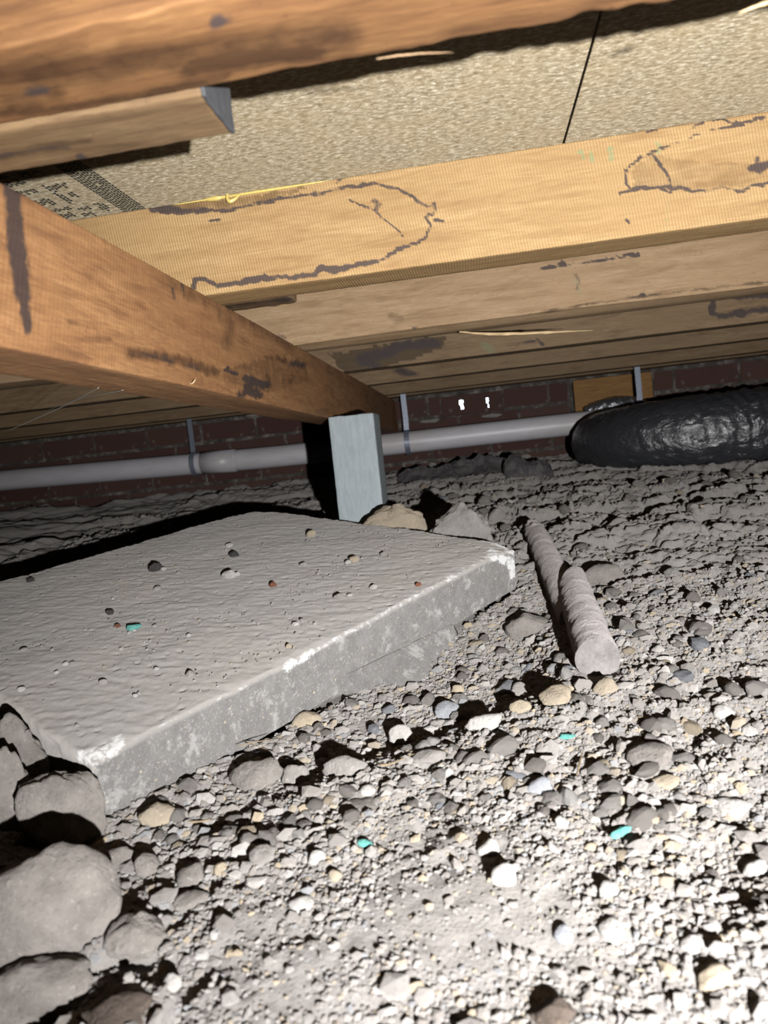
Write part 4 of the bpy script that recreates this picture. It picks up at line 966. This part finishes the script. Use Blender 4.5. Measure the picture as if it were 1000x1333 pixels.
merge('loose_gravel', [bulk(*scatter(16000, -.5, .75, .30, 1.22, .0034, .011, 2.7, -.30), 1), bulk(*scatter(165000, -.5, .75, .28, 1.22, .0014, .0045, 2.5, -.42, .45), 0), bulk(*edge_patch(2600), 1)], 'loose broken gravel and grit covering the soil around the slab')
merge('far_gravel', [bulk(*scatter(9000, -1.3, 1.35, 1.22, 2.42, .0035, .011, 2.6, .1), 1), bulk(*scatter(26000, -1.2, 1.3, 1.22, 2.42, .002, .0045, 2.6, .0), 0)], 'scattered gravel on the dim soil towards the brick wall')
# grit on the slab
n = 2600; u = g.uniform(.01, SU-.01, n); v = g.uniform(.012, SV-.012, n)
dn = fbm(np.stack([u*9, v*9, u*0], 1), 3, 111); k = dn+g.normal(0, .4, n) > .25; u, v = u[k], v[k]; n = len(u)
r = .0009*(1-g.random(n)*.93)**(-.42); P = SA+u[:, None]*ue+v[:, None]*ve+(r*.35)[:, None]*nn
V0, F0 = ICO[0]; V = (V0[None]*r[:, None, None]*g.uniform(.6, 1.3, (n, 12, 1))+P[:, None]).reshape(-1, 3)
Fa = (F0[None]+(np.arange(n)*12)[:, None, None]).reshape(-1, 3)
tag(mesh('slab_grit', V, Fa, M['gravel'], SA, None, False, {'col': np.repeat(pal[g.choice(len(pal), n, p=pw)], 12, 0)}), 'fine grit sprinkled over the top of the slab', 'gravel', None, 'stuff')

# individual unnamed stones, the largest of the loose ones
cls = [('grey', 'loose grey stone in the gravel'), ('dust', 'small dusty clod in the gravel'), ('tan', 'small tan pebble in the gravel'), ('pale', 'small pale pebble in the gravel'), ('blue', 'small bluish pebble in the gravel')]
protos = {}
for ck, _ in cls:
    for q in range(4):
        V, Fc = rock_shape(2, g, 8, .09, .22); me_o = mesh('loose_stone', V, Fc, M[ck]); protos[(ck, q)] = me_o
zones = [('in the foreground', .30, .62), ('beside the slab and rod', .62, 1.15), ('far towards the wall', 1.15, 2.5)]
usedp = set(); LOOSE = []
for (zn, y0, y1), cnt, rr in zip(zones, (75, 105, 60), ((.006, .012), (.008, .015), (.012, .026))):
    x, y, r = scatter(1600, -.8 if y0 > 1 else -.45, .95, y0, y1, rr[0], rr[1], 1.5, -.1, 2.6)
    pr = proj(np.stack([x, y, gz(x, y)], 1)); k = (pr[:, 0] > 5) & (pr[:, 0] < 995) & (pr[:, 1] < 1320); x, y, r = x[k][:cnt], y[k][:cnt], r[k][:cnt]
    for xx, yy, r_ in zip(x, y, r):
        pxy = proj(np.array([[xx, yy, float(gz(xx, yy))]]))[0]
        if in_poly(pxy[None], [(0, 700), (335, 640), (500, 640), (690, 700), (685, 745), (590, 815), (590, 900), (440, 905), (125, 1050), (0, 905)])[0]: continue
        ci = g.choice(5, p=[.36, .42, .08, .09, .05]); ck = cls[ci][0]; key = (ck, int(g.integers(4)))
        if key in usedp: o = protos[key].copy(); COL.objects.link(o)
        else: o = protos[key]; usedp.add(key)
        sc = (r_*g.uniform(.85, 1.3), r_*g.uniform(.7, 1.0), r_*g.uniform(.5, .8)); o.scale = sc
        o.location = (xx, yy, float(gz(xx, yy))+sc[2]*.35); o.rotation_euler = (g.normal(0, .25), g.normal(0, .25), g.uniform(0, 6.28))
        LOOSE.append((o, pxy, {'grey': 'grey stone', 'dust': 'dusty brown-grey clod', 'tan': 'tan pebble', 'pale': 'pale pebble', 'blue': 'bluish pebble'}[ck]))
# each loose stone is told by the nearest landmark, the direction from it, and its rank outwards
LMK = [('the boulder', 65, 1180), ("the slab's near corner", 130, 1045), ("the broken lump's bottom edge", 510, 908), ('the round pale speckled stone', 520, 959), ('the flat angular grey stone', 449, 1000),
       ("the rod's near end", 780, 870), ("the rod's far end", 690, 685), ('the chip below the rod', 740, 963), ('the largest turquoise chip', 811, 1088), ('the turquoise splinter', 476, 1104),
       ('the cream block-shaped stone', 657, 1142), ('the rounded white-grey stone', 797, 1216), ('the smooth blue-grey stone', 702, 1025), ("the black duct's left end", 760, 600), ('the bottom brown-grey rock', 722, 1322),
       ('the low cream-grey rock', 786, 751), ('the pale oval stone at right', 942, 927), ('the flat white stone at right', 955, 1050), ('the bottom right tan stone', 928, 1274), ('the large flat clod', 182, 1222),
       ('the pale flat stone above the sand', 391, 1178), ('the small pale stone at right', 929, 794), ('the dark clod added as shade', 150, 1318)]
DIR = ['right', 'lower right', 'below', 'lower left', 'left', 'upper left', 'above', 'upper right']
ORD = ['nearest', 'second', 'third', 'fourth', 'fifth', 'sixth', 'seventh', 'eighth', 'ninth', 'tenth', 'eleventh', 'twelfth', 'thirteenth', 'fourteenth', 'fifteenth']
buck = {}
for o, p, nm in LOOSE:
    d = [math.hypot(p[0]-a, p[1]-b) for _, a, b in LMK]; i = int(np.argmin(d)); ang = math.atan2(p[1]-LMK[i][2], p[0]-LMK[i][1])
    buck.setdefault((nm, i, int(round(ang/(math.pi/4))) % 8), []).append((d[i], o))
for (nm, i, k), lst in buck.items():
    lst.sort(key=lambda q: q[0])
    for r_, (_, o) in enumerate(lst):
        dr = {'right': 'right of', 'left': 'left of', 'below': 'below', 'above': 'above'}.get(DIR[k], 'to the '+DIR[k]+' of')
        tag(o, ('' if len(lst) == 1 else ORD[min(r_, 14)]+' ')+nm+' '+dr+' '+LMK[i][0]+(', loose' if len(lst) == 1 else ''), 'stone', 'loose stones in the gravel')
for k, o in protos.items():
    if k not in usedp: bpy.data.objects.remove(o)
